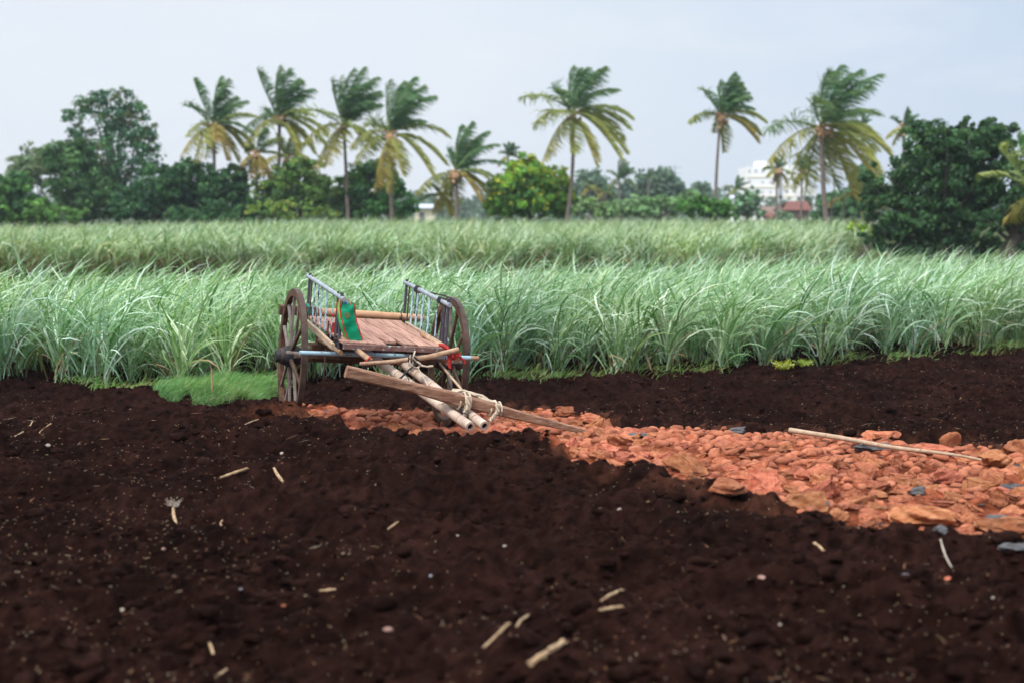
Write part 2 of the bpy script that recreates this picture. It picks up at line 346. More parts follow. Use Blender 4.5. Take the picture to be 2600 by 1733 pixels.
def axis(lo, hi, mid0, mid1, fine, coarse):
    a = list(np.arange(mid0, mid1, fine)); s = fine; p = mid1
    while p < hi: a.append(p); s = min(s * 1.25, coarse); p += s
    a.append(hi); s = fine; p = mid0 - fine
    while p > lo: a.insert(0, p); s = min(s * 1.25, coarse); p -= s
    a.insert(0, lo); return np.array(a)
xs = axis(-900, 900, -40, 40, 2.0, 60); ys = axis(-300, 2500, 0, 100, 1.5, 120)
gx, gy = np.meshgrid(xs, ys); gz = zbase(gx, gy) - .02
ins = (np.abs(gx) < 9.0) & (gy > 4.9) & (gy < 24.9); gz = np.where(ins, gz - .5, gz)
gz += .05 * (vnoise(gx * .3, gy * .3, 40) - .5)
nx, ny = len(xs), len(ys); ii = (np.arange(ny - 1)[:, None] * nx + np.arange(nx - 1)[None]).ravel()
V = np.stack([gx.ravel(), gy.ravel(), gz.ravel()], 1)
near = sst((60 - V[:, 1]) / 20)[:, None]
g = quads_obj('ground', V, None, np.stack([ii, ii + 1, ii + nx + 1, ii + nx], 1), np.ones((len(V), 3)), M['far_soil']); prop(g, kind='structure')

def gz1(x, y): return float(zsoil(np.array([x]), np.array([y]))[0])
def hit(px, py):
    """where the sight line of a photo pixel meets the worked field"""
    ysr = np.linspace(5, 26, 1500); a = at(px, py, 1.0) - Vector((0, 0, CAMH))
    X = a.x * ysr; Z = CAMH + a.z * ysr; h = zsoil(X, ysr)
    k = np.argmax(Z < h); k = max(k, 1)
    return Vector((X[k], ysr[k], h[k]))

# ------------------------------------------------------------------ stones
import bmesh
def ico(sub):
    bm = bmesh.new(); bmesh.ops.create_icosphere(bm, subdivisions=sub, radius=1)
    v = np.array([q.co[:] for q in bm.verts]); f = np.array([[q.index for q in t.verts] for t in bm.faces]); bm.free(); return v, f
IV3, IF3 = ico(4); IV1, IF1 = ico(2)
def rockverts(V0, r, rough=.12, cuts=9):
    v = V0 * (1 + rough * .6 * np.sin(V0 @ r.normal(0, 1.7, (3, 3)) + r.uniform(0, 6, 3)).sum(1, keepdims=True) / 2)
    for _ in range(cuts):
        n = r.normal(0, 1, 3); n /= np.linalg.norm(n); d = r.uniform(.42, .82)
        k = v @ n - d; v = v - np.outer(np.maximum(k, 0) * .92, n)
    v = v * (1 + rough * .22 * np.sin(V0 @ r.normal(0, 6, (3, 3)) + r.uniform(0, 6, 3)).sum(1, keepdims=True))
    return v
ROCKS = []
for k in range(16):
    r = np.random.default_rng(300 + k); v = rockverts(IV3, r, .34, 17); v = v * (1 + .022 * np.sin(IV3 @ r.normal(0, 13, (3, 3)) + r.uniform(0, 6, 3)).sum(1, keepdims=True))
    v *= np.array([r.uniform(.85, 1.15), r.uniform(.75, 1.0), r.uniform(.55, .85)])
    me = bpy.data.meshes.new('red_stone'); me.from_pydata(v.tolist(), [], IF3.tolist()); me.materials.append(M['laterite'])
    me.polygons.foreach_set('use_smooth', [True] * len(me.polygons)); me.set_sharp_from_angle(angle=math.radians(28)); ROCKS.append(me)
BAS = []
for k in range(4):
    me = ROCKS[k * 3].copy(); me.name = 'grey_stone'; me.materials.clear(); me.materials.append(M['basalt']); BAS.append(me)
placed = []
def rock(x, y, rad, name='red_stone', label=None, cat='stone', group='red laterite stones paving the path', me=None, flat=1.0, sink=.35, r=None, sx=1.0):
    r = r or rng
    o = bpy.data.objects.new(name, me or ROCKS[r.integers(len(ROCKS))]); COL.objects.link(o)
    o.scale = (rad * sx, rad, rad * flat); o.rotation_euler = (r.uniform(-.3, .3), r.uniform(-.3, .3), r.uniform(0, 6.28))
    if sx != 1: o.rotation_euler = (0, 0, r.uniform(-.15, .15))
    o.location = (x, y, gz1(x, y) + rad * flat * (.62 - sink))
    prop(o, label or 'rough red-orange laterite stone bedded among its like in the stone path', cat, group)
    placed.append((x, y, rad * max(sx, 1) * .85)); return o
sp = [  # special stones: px, py, radius, flat, sx, kind, label
 (2240, 1122, .19, .75, 1.25, 0, 'large rounded orange boulder behind the long bamboo stick'),
 (1432, 1058, .15, .9, 1.1, 0, 'pointed red stone behind the middle of the yoke beam'),
 (1500, 1072, .16, .8, 1.3, 0, 'pale orange rounded stone past the tip of the yoke beam'),
 (1225, 1040, .09, 1, 1.2, 0, 'small red stone showing just above the yoke beam near its ropes'),
 (2380, 1150, .17, .55, 1.6, 0, 'long orange stone right of the boulder, under the stick tip'),
 (2590, 1160, .20, .9, 1.1, 0, 'orange boulder cut by the right edge of the photo'),
 (2530, 1185, .16, .9, 1.1, 0, 'deep orange round stone left of the boulder at the right edge'),
 (1110, 1068, .10, .7, 1.5, 0, 'flat red stone beside the rim of the right cart wheel'),
 (900, 1056, .12, .6, 1.7, 0, 'flat pinkish red stone between the two cart wheels'),
 (2330, 1325, .19, .6, 1.5, 0, 'broad orange stone where the path meets the dark soil'),
 (2560, 1345, .20, .6, 1.5, 0, 'broad red stone in the lower corner of the path'),
 (1850, 1250, .17, .7, 1.2, 0, 'pointed red stone on the near edge of the path'),
 (2040, 1295, .20, .7, 1.2, 0, 'blocky orange stone half sunk in the near edge of the path'),
 (1870, 1100, .13, .65, 1.5, 1, 'blue-grey basalt stone on the far edge of the path left of the stick'),
 (1640, 1108, .12, .5, 1.5, 1, 'small dark stone on the far side of the path behind the yoke tip'),
 (2215, 1140, .15, .5, 2.0, 1, 'flat dark grey stone under the long stick'),
 (2590, 1195, .11, .8, 1.1, 1, 'dark grey stone at the right edge beside the stick tip'),
 (2330, 1255, .10, .8, 1.1, 1, 'near-black stone in the middle of the red path'),
 (2050, 1283, .15, .6, 1.5, 1, 'mossy grey stone on the near edge of the path'),
 (2390, 1352, .075, .6, 1.0, 1, 'round grey-brown stone at the soil edge above the white sliver'),
 (2575, 1240, .12, .6, 1.4, 1, 'dark stone beside the small stick at the right edge'),
 (825, 1050, .07, .9, 1.2, 1, 'small grey stone at the left tip of the red path'),
 (2540, 1325, .09, .9, 1.2, 1, 'dark wedge stone beside the broad red corner stone'),
 (2575, 1392, .10, .4, 1.7, 1, 'grey flat stone at the very corner of the path'),
]
for k, (px, py, rad, flat, sx, kd, lab) in enumerate(sp):
    p = hit(px, py)
    rock(p.x, p.y, rad * (.8 if kd else 1), 'grey_stone' if kd else 'red_stone', lab, 'stone', 'grey stones in the path' if kd else 'red laterite stones paving the path', BAS[k % 4] if kd else None, flat, .3, sx=sx)
rr = np.random.default_rng(5)
n_ind = 0; cand = []
for _ in range(26000):
    x = rr.uniform(-2.6, 8.2); y = rr.uniform(3.5, 16.5); d = float(sdist(np.array([x]), np.array([y]))[0])
    if d < -.02: continue
    rad = float(np.clip(rr.lognormal(math.log(.082), .40), .040, .18)) * (1.15 if y < 11 else 1)
    if d < rad * .4: rad = max(d, .04)
    q0 = np.array([x - 2.46, y - 12.55]); qd = np.array([1.20, -1.70]); tq = np.clip(q0 @ qd / (qd @ qd), 0, 1)
    if np.hypot(*(q0 - qd * tq)) < .10 + rad: rad = .05
    if any((x - a) ** 2 + (y - b) ** 2 < ((rad + c_) * .70) ** 2 for a, b, c_ in placed): continue
    placed.append((x, y, rad)); cand.append((x, y, rad))
vis = [q for q in cand if abs(q[0]) < .375 * q[1] + .1]; vis.sort(key=lambda q: -q[2] / q[1])
ind = set(vis[:276]); rest = [q for q in cand if q not in ind]
keep = list(placed)
for x, y, rad in vis[:276]:
    rock(x, y, rad * 1.12, flat=float(rr.uniform(.65, 1.0)), sink=float(rr.uniform(.35, .8)), r=rr)
def scatter_rocks(name, pts, rads, cols, m, label, cat, seed, sink=.2):
    r = np.random.default_rng(seed); VV = []; FF = []; CC = []; n = 0
    prot = [rockverts(IV1, np.random.default_rng(seed + 50 + k), .16, 8) * np.array([1.15, .8, .6]) for k in range(10)]
    pts = np.array(pts); z = zsoil(pts[:, 0], pts[:, 1])
    for i in range(len(pts)):
        a = r.uniform(0, 6.28); ca, sa = math.cos(a), math.sin(a); v = prot[i % 10] * rads[i]
        v = np.stack([v[:, 0] * ca - v[:, 1] * sa + pts[i, 0], v[:, 0] * sa + v[:, 1] * ca + pts[i, 1], v[:, 2] + z[i] + rads[i] * sink], 1)
        VV.append(v); FF.append(IF1 + n); n += len(v); CC.append(np.tile(cols[i], (len(v), 1)))
    o = quads_obj(name, np.concatenate(VV), None, np.concatenate(FF), np.concatenate(CC), m, smooth=False)
    return prop(o, label, cat, kind='stuff')
pts = [(a, b) for a, b, c_ in rest]; rads = [c_ * 1.1 for a, b, c_ in rest]; cols = [np.array([1, 1, 1]) * rr.uniform(.7, 1.2) for _ in rest]
for _ in range(4200):
    x = rr.uniform(-2.7, 8); y = rr.uniform(3.5, 16.6); d = float(sdist(np.array([x]), np.array([y]))[0])
    if d < -.6 or (d < 0 and rr.random() > math.exp(d * 5) * .7): continue
    pts.append((x, y)); rads.append(float(np.clip(rr.lognormal(math.log(.022), .5), .009, .05)))
    cols.append((np.array([.42, .9, 1.3]) * .6 if rr.random() < .02 else (np.array([.16, .3, .45]) if rr.random() < .12 else np.array([1, 1, 1]))) * rr.uniform(.6, 1.25))
scatter_rocks('red_rubble', pts, rads, cols, M['laterite_rubble'], 'small broken red laterite rubble filling the path between the bigger stones', 'rubble', 60)
# loose clods on the worked soil
pts = []; rads = []; cols = []
for _ in range(24000):
    y = 5.2 + 17.5 * rr.random() ** 1.3; x = rr.uniform(-.42, .42) * y
    if vnoise(np.array([x * 1.5]), np.array([y * 1.5]), 51)[0] < rr.uniform(.2, .75): continue
    pts.append((x, y)); rads.append(float(np.clip(rr.lognormal(math.log(.016), .65), .007, .075)))
pts = np.array(pts); sdv = sdist(pts[:, 0], pts[:, 1]); k = sdv < -.03
pts = pts[k]; rads = np.array(rads)[k]
cols = np.array([.0145, .0064, .0050]) * rr.uniform(.7, 1.5, (len(pts), 1))
scatter_rocks('soil_clods', pts, rads, cols, M['soil'], 'loose dark brown clods of earth lying over the ploughed field', 'soil', 80, .1)

# straw flecks ------------------------------------------------------
def slivers(name, pts, L, Wd, az, tilt, cols, label, cat):
    n = len(pts); z = zsoil(pts[:, 0], pts[:, 1])
    d = np.stack([np.cos(az) * np.cos(tilt), np.sin(az) * np.cos(tilt), np.sin(tilt)], 1); s_ = np.stack([-np.sin(az), np.cos(az), 0 * az], 1); u = np.cross(s_, d) * -1
    c0 = np.stack([pts[:, 0], pts[:, 1], z + Wd * .5 + np.abs(np.sin(tilt)) * L * .4], 1)
    rows = []
    for e, w in ((-.5, .25), (0, 1), (.5, .25)):
        for a, b in ((-1, 0), (0, -.6), (1, 0), (0, .6)):
            bend = (0.08 if e == 0 else 0) * L
            rows.append(c0 + d * (L * e)[:, None] + s_ * (Wd * .5 * a * w + bend)[:, None] + u * (Wd * .5 * b * w)[:, None])
    V = np.stack(rows, 1).reshape(-1, 3)
    f = []
    for i in (0, 4):
        for j in range(4): f.append([i + j, i + (j + 1) % 4, i + 4 + (j + 1) % 4, i + 4 + j])
    f += [[3, 2, 1, 0], [8, 9, 10, 11]]
    Fc = (np.array(f)[None] + (np.arange(n) * 12)[:, None, None]).reshape(-1, 4)
    o = quads_obj(name, V, None, Fc, np.repeat(cols, 12, 0), M['straw']); return prop(o, label, cat, kind='stuff')
n = 21000
y = 5.2 + 18.5 * rr.random(n) ** 1.15; x = rr.uniform(-.42, .42, n) * y
dens = vnoise(x * .9, y * .9, 61); k = (dens > rr.uniform(.15, .85, n)); x, y = x[k], y[k]
k = sdist(x, y) < rr.uniform(-.1, .25, len(x)); x, y = x[k], y[k]; n = len(x)
big = rr.random(n); L = np.where(big > .965, rr.uniform(.05, .12, n), np.where(big > .6, rr.uniform(.016, .04, n), rr.uniform(.007, .015, n))) * np.clip(y / 11, .6, 1.1); Wd = np.where(big > .6, rr.uniform(.004, .009, n), rr.uniform(.005, .011, n))
pal = np.array([(.42, .29, .15), (.30, .19, .10), (.44, .34, .22), (.30, .12, .06), (.22, .14, .09), (.36, .29, .20), (.34, .17, .09)])
cols = pal[rr.integers(0, 7, n)] * rr.uniform(.5, 1.1, (n, 1))
slivers('straw_litter', np.stack([x, y], 1), L, Wd, rr.uniform(0, 6.28, n), rr.normal(0, .25, n), cols, 'scattered straw flecks and pale chips on the dark soil', 'straw litter')

def stick(name, a, b, wpx, label, cat, m='stalk', group=None, bend=.02, lift=0, r1=.75, seg=8):
    A = hit(*a); B = hit(*b); r = wpx * .42 * A.y / F
    A.z += r * .3 + lift; B.z += r * .3
    mid = (A + B) / 2; side = Vector((-(B - A).y, (B - A).x, 0)) * bend * float(rr.choice([-1, 1]))
    ts = np.linspace(0, 1, 9)
    pts = [np.array(A + (B - A) * t + side * math.sin(t * math.pi)) for t in ts]
    ex_ = max(max(gz1(p[0], p[1]) - p[2] for p in pts), 0)
    for p in pts: p[2] += ex_ * .7
    mb = MB().tube(pts, [r * .8, r, r * 1.05, r * r1], seg, wob=.22)
    mb.tube([pts[6] , pts[8] + np.array([r * 1.2, 0, -r * .3])], [r * .45, r * .2], 5); mb.tube([pts[1], pts[0] + np.array([-r * 1.1, r, 0])], [r * .5, r * .15], 5)
    o = mb.build(name, M[m], loc=tuple(mid)); return prop(o, label, cat, group)
G1 = 'dry stalk pieces lying on the soil'
for a, b, w, lab in [
 ((38, 1110), (82, 1076), 5, 'thin pale stalk lying near the left edge of the soil below the cane'),
 ((560, 1222), (628, 1198), 9, 'curved tan stalk lying left of centre on the dark soil'),
 ((696, 1195), (719, 1224), 9, 'short pale stalk stub just right of the curved tan stalk'),
 ((608, 1093), (656, 1071), 4, 'thin tan twig lying on the soil left of the cart wheel'),
 ((984, 1349), (1012, 1329), 6, 'small straw piece beside two white pebbles in mid field'),
 ((812, 1501), (852, 1499), 9, 'short yellowish stalk lying flat below mid field'),
 ((1228, 1652), (1292, 1588), 9, 'dark tan curved stalk left of the big foreground stub'),
 ((1312, 1592), (1346, 1566), 9, 'frayed pale stalk above the dark tan curved one'),
 ((1347, 1702), (1430, 1645), 23, 'big pale knobbly cane stub nearest the camera'),
 ((1528, 1532), (1582, 1501), 11, 'upper of two parallel pale stalks right of centre'),
 ((1523, 1549), (1580, 1543), 11, 'lower of two parallel pale stalks right of centre'),
 ((448, 1330), (440, 1296), 11, 'pinkish stalk stub below the white root tuft'),
 ((100, 1100), (130, 1078), 6, 'frayed straw bundle right of the thin pale stalk'),
 ((542, 1668), (532, 1640), 10, 'blurred brown stalk at the bottom left of centre'),
 ((555, 1715), (575, 1700), 9, 'small ochre stub at the bottom edge'),
 ((2068, 1384), (2090, 1402), 11, 'cream curved husk on the soil below the path'),
 ((565, 1320), (571, 1352), 4, 'thin upright straw right of the pinkish stub'),
]: stick('stalk_piece', a, b, w, lab, 'stalk', group=G1)
stick('wood_sliver', (2388, 1392), (2421, 1457), 6, 'white sliver of split cane on the soil at the right below the path', 'stalk', 'pale_stone', lift=.05, r1=.3)
# root tuft
p = hit(440, 1285); mb = MB()
for k in range(60):
    a = rr.uniform(0, 6.28); q = np.array(p) + rr.normal(0, .012, 3) * [1, 1, .3]; e = q + np.array([math.cos(a) * .04, math.sin(a) * .04, rr.uniform(.0, .05)])
    mb.tube([q, (q + e) / 2 + rr.normal(0, .008, 3), e], [.0022, .0012], 4)
prop(mb.build('root_tuft', M['pale_stone'], loc=tuple(p)), 'whitish frayed root tuft above a pinkish stub', 'root')
G2 = 'pebbles lying on the soil'
for px, py, r, m, lab in [
 (310, 1549, 11, 'pale_stone', 'cream pebble low on the left of the soil'), (415, 1394, 9, 'pink_stone', 'pinkish oval pebble right of the left white chips'),
 (716, 1151, 8, 'pale_stone', 'white pebble on the soil in front of the cart'), (1281, 1386, 8, 'pale_stone', 'right one of two white pebbles in mid field'),
 (1162, 1359, 6, 'pale_stone', 'left one of two white pebbles in mid field'), (1935, 1470, 16, 'pink_stone', 'pink-brown stone on the soil right of centre'),
 (2405, 1474, 13, 'laterite', 'orange stone chip under the white sliver'), (985, 1602, 20, 'pink_stone', 'crumbly pinkish lump low in the foreground'),
 (1573, 1297, 9, 'pale_stone', 'small cream pebble below the near corner of the path'), (2520, 1530, 9, 'pale_stone', 'cream chip low at the right'),
 (1980, 1590, 7, 'pale_stone', 'tiny white pebble low right of centre'), (2082, 1466, 12, 'grey_stone', 'grey stone right of the pink-brown one'),
 (2300, 1462, 14, 'grey_stone', 'brownish grey stone left of the orange chip'), (1095, 1462, 9, 'grey_stone', 'blue-grey pebble left of centre in the foreground'),
 (610, 1500, 9, 'grey_stone', 'grey pebble beside a clump low on the left'), (720, 1546, 9, 'laterite', 'small orange-red stone low left of centre'),
 (2, 942, 14, 'laterite', 'red-brown lump at the cane edge on the far left'), (122, 1130, 9, 'pale_stone', 'pale oval pebble near the left edge'),
 (545, 1010, 8, 'pale_stone', 'pale chip at the foot of the upright stick')]:
    p = hit(px, py); rad = r * .72 * p.y / F
    v = rockverts(IV1, np.random.default_rng(px), .16, 7) * rad * np.array([1.1, .9, .75])
    mb = MB().add(v + np.array(p) + np.array([0, 0, rad * .05]), IF1.tolist())
    prop(mb.build('pebble', M[m], loc=tuple(p), angle=25), lab, 'pebble', G2)
# long bamboo stick across the stones, the little one at the edge, the upright one
A = at(2006, 1091, 12.6); B = at(2492, 1168, 11.0)
pts = [np.array(A + (B - A) * t) + np.array([0, 0, .014 * math.sin(t * 9) * t]) for t in np.linspace(0, 1, 15)]
for p in pts: p[2] = max(p[2], gz1(p[0], p[1]) + .03)
mb = MB().tube(pts, [.024, .021, .019, .016, .009], 10, wob=.05)
bs = mb.build('bamboo_stick', M['pale_wood'], loc=tuple(A)); prop(bs, 'long pale bamboo stick lying across the stones at the right', 'stick')
mb = MB()
for t in (.25, .5, .72):
    i = int(t * 14); d_ = pts[i + 1] - pts[i]; d_ /= np.linalg.norm(d_); mb.tube([pts[i] - d_ * .008, pts[i] + d_ * .008], .0235 - .005 * t, 10)
mb.build('node_ring', M['pole_wood'], bs, loc=(0, 0, 0)); bs.children[0].matrix_parent_inverse = Matrix.Translation(-A)
A = at(2530, 1243, 10.3); B = at(2640, 1266, 9.8)
prop(MB().tube([np.array(A) , np.array((A + B) / 2) + [0, 0, .02], np.array(B)], [.014, .012], 8, wob=.06).build('thin_stick', M['pole_wood'], loc=tuple(A)), 'short thin stick over the stones at the right edge', 'stick')
p = hit(538, 1012); q = at(537, 934, p.y)
mb = MB().tube([np.array(p) - [0, 0, .05], np.array((p + q) / 2) + [.006, 0, 0], np.array(q)], [.014, .012, .008], 8, wob=.12); mb.tube([np.array(q) - [0, 0, .02], np.array(q) + [-.012, 0, .03]], .004, 5)
prop(mb.build('upright_stick', M['stalk'], loc=tuple(p)), 'thin pale stick standing upright in front of the grass patch', 'stick')

# ------------------------------------------------------------------ sugar cane
def blades(name, B, Lr, Wr, th0, th1, z0r, wind, nseg, palette, pw, seed, m, label, cat, wb=.75, curvep=1.4, droll=.7, dry=.0, gap=.25):
    r = np.random.default_rng(seed); n = len(B)
    az = r.uniform(0, 2 * np.pi, n); h0 = np.stack([np.cos(az), np.sin(az)], 1)
    L = r.uniform(*Lr, n); z0 = r.uniform(*z0r, n); t0 = r.uniform(*th0, n); t1 = r.uniform(*th1, n); W = r.uniform(*Wr, n)
    low = z0 < z0r[0] + gap * (z0r[1] - z0r[0])
    t1 = np.where(low, t1 * 1.1, t1); L = np.where(low, L * .85, L)
    pos = np.stack([B[:, 0], B[:, 1], B[:, 2] + z0], 1)
    pos[:, 0] += z0 * .15 * h0[:, 0] + wind[0] * z0 * .12; pos[:, 1] += z0 * .15 * h0[:, 1]
    roll = r.normal(0, droll, n); wbv = wb * r.uniform(.5, 1.25, n)
    P = []; Sd = []; s_prev = 0
    for i in range(nseg + 1):
        s = i / nseg
        th = t0 + (t1 - t0) * s ** curvep
        k = np.clip(s * wbv * 1.6, 0, .92)[:, None]; h = h0 * (1 - k) + np.array(wind)[None] * k
        h /= np.linalg.norm(h, axis=1)[:, None] + 1e-9
        T = np.stack([h[:, 0] * np.sin(th), h[:, 1] * np.sin(th), np.cos(th)], 1)
        if i: pos = pos + T * (L / nseg)[:, None]
        sd_ = np.stack([-h[:, 1], h[:, 0], np.zeros(n)], 1); up = np.cross(T, sd_)
        side = sd_ * np.cos(roll)[:, None] + up * np.sin(roll)[:, None]
        w = W * (.55 + .45 * min(s / .25, 1)) * (1 - s ** 2.2 * .93) * .5
        P.append(pos.copy()); Sd.append(side * w[:, None])
    k = nseg + 1
    P = np.stack(P, 1); Sd = np.stack(Sd, 1)
    V = np.stack([P - Sd, P + Sd], 2).reshape(-1, 3)
    base = np.arange(n)[:, None] * (2 * k) + (np.arange(nseg) * 2)[None]
    Fc = np.stack([base, base + 1, base + 3, base + 2], 2).reshape(-1, 4)
    pal = np.array(palette) * (np.array([1.13, 1.12, 1.08]) if m == 'cane' else 1.25); ci = r.choice(len(pal), n, p=pw); c = pal[ci] * r.uniform(.78, 1.22, (n, 1))
    c = np.where((low & (r.random(n) < dry))[:, None], np.array([.30, .22, .12]) * r.uniform(.5, 1.1, (n, 1)), c)
    m1 = vnoise(B[:, 0] * .9 + 50, B[:, 1] * .9, 94); m2 = vnoise(B[:, 0] * 1.6 + 80, B[:, 1] * 1.6, 95)
    c = c * (.74 + .52 * m1)[:, None] * (1 + (m2 - .5)[:, None] * np.array([.26, .06, -.26]))
    tipf = np.linspace(0, 1, k); cc = c[:, None, :] * (1 + .12 * tipf[None, :, None])
    cc = np.repeat(cc, 2, axis=1).reshape(-1, 3)
    o = quads_obj(name, V, None, Fc, cc, M[m]); return prop(o, label, cat, kind='stuff')

FE = np.array([(-12, 18.9), (-6.8, 18.8), (-4.6, 18.5), (-3.4, 19.0), (-.5, 18.8), (0, 19.3), (2.2, 19.8), (4.0, 20.8), (6.2, 22.3), (8.5, 23.6), (13, 26.5)])
BE = np.array([(-12, 23.6), (-8.1, 24.6), (-2.9, 27.0), (0, 28.0), (3.8, 30.5), (8.2, 33.0), (12.4, 34.5), (16, 35.5)])
cr_ = np.random.default_rng(12); st = []
for row in range(22):
    xx = np.arange(-11.5, 15.5, .36)
    for x0 in xx:
        x = x0 + cr_.normal(0, .09); f = np.interp(x, FE[:, 0], FE[:, 1]); b_ = np.interp(x, BE[:, 0], BE[:, 1])
        y = f + row * .72 + cr_.normal(0, .10) + .12 * math.sin(x * 1.7)
        if y > b_ or (row == 0 and cr_.random() < .30): continue
        if abs(x) > .42 * y + 1.2: continue
        st.append((x, y, cr_.uniform(.86, 1.12) * (1 if row else .85)))
st = np.array(st)
zs = zsoil(st[:, 0], np.minimum(st[:, 1], 25.4)); zs = np.where(st[:, 1] > 25.4, zbase(st[:, 0], st[:, 1]), zs)
nb = 54
rep = np.repeat(np.arange(len(st)), nb); B = np.stack([st[rep, 0] + cr_.normal(0, .055, len(rep)), st[rep, 1] + cr_.normal(0, .055, len(rep)), zs[rep]], 1)
CP = [(.15, .27, .12), (.22, .345, .195), (.35, .46, .33), (.085, .18, .06), (.22, .32, .10), (.50, .58, .49)]
blades('sugarcane_field', B, (.70, 1.38), (.016, .034), (.03, .42), (.75, 2.3), (.0, .60), (1.0, -.05), 6, CP, [.23, .30, .20, .12, .04, .11], 3, 'cane',
       'dense young sugarcane with pale arching leaves blown to the right behind the cart', 'sugarcane', dry=.22, wb=.42)
print('cane blades', len(B))
st = []
for _ in range(9000):
    y = 49 + 45 * cr_.random() ** 1.35; x = cr_.uniform(-.44, .245) * y - (2 if y < 60 else 0)
    if x > .245 * y - .6 + 1.1 * math.sin(y * .7): continue
    if x < -.30 * y and y > 84 + 4 * math.sin(x): continue
    st.append((x, y))
    if len(st) > 5200: break
st = np.array(st); r0 = 0
fr = np.array([(x, 47.6 + cr_.uniform(0, 1.4) + .5 * math.sin(x * .9)) for x in np.arange(-22, 11.0, .12)]); st = np.concatenate([st, fr])
zs = zbase(st[:, 0], st[:, 1]); nb = 20
rep = np.repeat(np.arange(len(st)), nb); B = np.stack([st[rep, 0] + cr_.normal(0, .13, len(rep)), st[rep, 1] + cr_.normal(0, .13, len(rep)), zs[rep] + .0], 1)
CP2 = [(.18, .27, .12), (.26, .35, .20), (.36, .44, .31), (.10, .18, .06), (.30, .33, .15)]
blades('far_sugarcane_field', B, (.85, 1.45), (.035, .060), (.05, .45), (.7, 2.1), (.0, .60), (1.0, 0), 5, CP2, [.27, .31, .2, .1, .12], 4, 'cane',
       'second sugarcane block with a yellower front face beyond the first field', 'sugarcane', dry=.85, wb=.32, gap=.30)
# grass
n = 14000; r = np.random.default_rng(9); a = r.uniform(0, 6.28, n); t = r.random(n) ** .55 * (.62 + .62 * vnoise(np.cos(a) * 2.3 + 9, np.sin(a) * 2.3 + 9, 33))
gxp = -3.68 + .84 * t * np.cos(a); gyp = 17.85 + .95 * t * np.sin(a); z = zsoil(gxp, gyp)
blades('grass_patch', np.stack([gxp, gyp, z - .01 + .035 * (1 - t ** 2) * vnoise(gxp * 4, gyp * 4, 93) * 1.6], 1), (.05, .30), (.003, .007), (.05, .8), (.6, 2.0), (0, .03), (1, 0), 4,
       [(.10, .215, .065), (.14, .25, .09), (.08, .17, .05), (.24, .23, .12)], [.4, .3, .2, .1], 10, 'grass', 'low patch of fine bright green grass left of the cart wheel', 'grass')
n = 7000; xx = r.uniform(-8, 9.5, n); yy = np.interp(xx, FE[:, 0], FE[:, 1]) + r.normal(-.02, .20, n); k = vnoise(xx * 1.6, yy * 0 + 3, 77) > r.uniform(.25, .75, n)
xx, yy = xx[k], yy[k]
blades('verge_grass', np.stack([xx, yy, zsoil(xx, yy)], 1), (.08, .24), (.005, .010), (.1, .9), (.6, 1.9), (0, .02), (1, 0), 4,
       [(.16, .30, .07), (.24, .34, .12), (.34, .30, .13)], [.5, .3, .2], 11, 'grass', 'thin fringe of grass and weeds along the foot of the cane', 'grass')
def weed(px, py, rad, hgt, colr, name, label):
    p = hit(px, py); e_ = empty(name, p, label, 'plant'); mb = MB(); st_ = MB(); r = np.random.default_rng(px)
    for k in range(14):
        a = r.uniform(0, 6.28); tip = np.array([math.cos(a) * rad * r.uniform(.2, 1), math.sin(a) * rad * r.uniform(.2, 1), hgt * r.uniform(.5, 1)])
        st_.tube([(0, 0, 0), tip * [.4, .4, .6], tip], [.004, .002], 4)
        for j in range(30):
            t = r.uniform(.3, 1); c_ = tip * t + r.normal(0, rad * .10, 3); d1 = r.normal(0, 1, 3); d1 /= np.linalg.norm(d1); d2 = np.cross(d1, r.normal(0, 1, 3)); d2 /= np.linalg.norm(d2)
            s_ = .018; cc = np.array(colr) * r.uniform(.7, 1.3)
            mb.add([c_, c_ + d1 * s_ + d2 * s_ * .4, c_ + d1 * s_ * 2, c_ + d1 * s_ - d2 * s_ * .4], [(0, 1, 2, 3)], cc)
    st_.build('stem', M['grass'], e_); mb.build('foliage', M['grass'], e_, smooth=False)
weed(1872, 932, .22, .34, (.10, .28, .07), 'weed_plant', 'bushy bright green weed at the foot of the cane right of the cart')
weed(1985, 932, .20, .07, (.36, .38, .03), 'yellow_seedlings', 'low yellow-green seedlings at the soil edge right of the bushy weed')
weed(2040, 926, .16, .06, (.36, .46, .05), 'yellow_seedlings', 'small second patch of yellow-green seedlings further right on the soil edge')
# ------------------------------------------------------------------ bullock cart
O = Vector((-1.49, 15.025, .7645))
ev = Vector((.94336, .32428, -.07016)); fv = Vector((.31966, -.94497, -.06958)); uv = Vector((.08887, -.04322, .99511))
CB = .76
MC = Matrix(((ev.x, -fv.x, uv.x, 0), (ev.y, -fv.y, uv.y, 0), (ev.z, -fv.z, uv.z, 0), (0, 0, 0, 1)))
MC.translation = O - uv * CB
cart = empty('bullock_cart', label='old wooden two-wheeled bullock cart resting on its shafts, with pale blue slatted side rails', cat='cart')
cart.matrix_world = MC
def Q(u, v, w): return np.array([v, -u, w + CB])
def cp(mb, name, m, parent=None, angle=40, label=None, smooth=True):
    o = mb.build(name, M[m], parent or cart, angle=angle, smooth=smooth)
    if label: o['label'] = label
    return o
def ring(mb, R, sec, v0, seg=56, wob=0, r=None):
    """closed ring about the axle; sec = (radial, axial) offsets"""
    k = len(sec); V = []
    for i in range(seg):
        a = 2 * math.pi * i / seg; rr_ = R * (1 + (wob * math.sin(a * 3 + 1) if wob else 0))
        for (p, q) in sec: V.append(Q(math.cos(a) * (rr_ + p), v0 + q, math.sin(a) * (rr_ + p)))
    Fc = [[i * k + j, i * k + (j + 1) % k, ((i + 1) % seg) * k + (j + 1) % k, ((i + 1) % seg) * k + j] for i in range(seg) for j in range(k)]
    return mb.add(V, Fc)
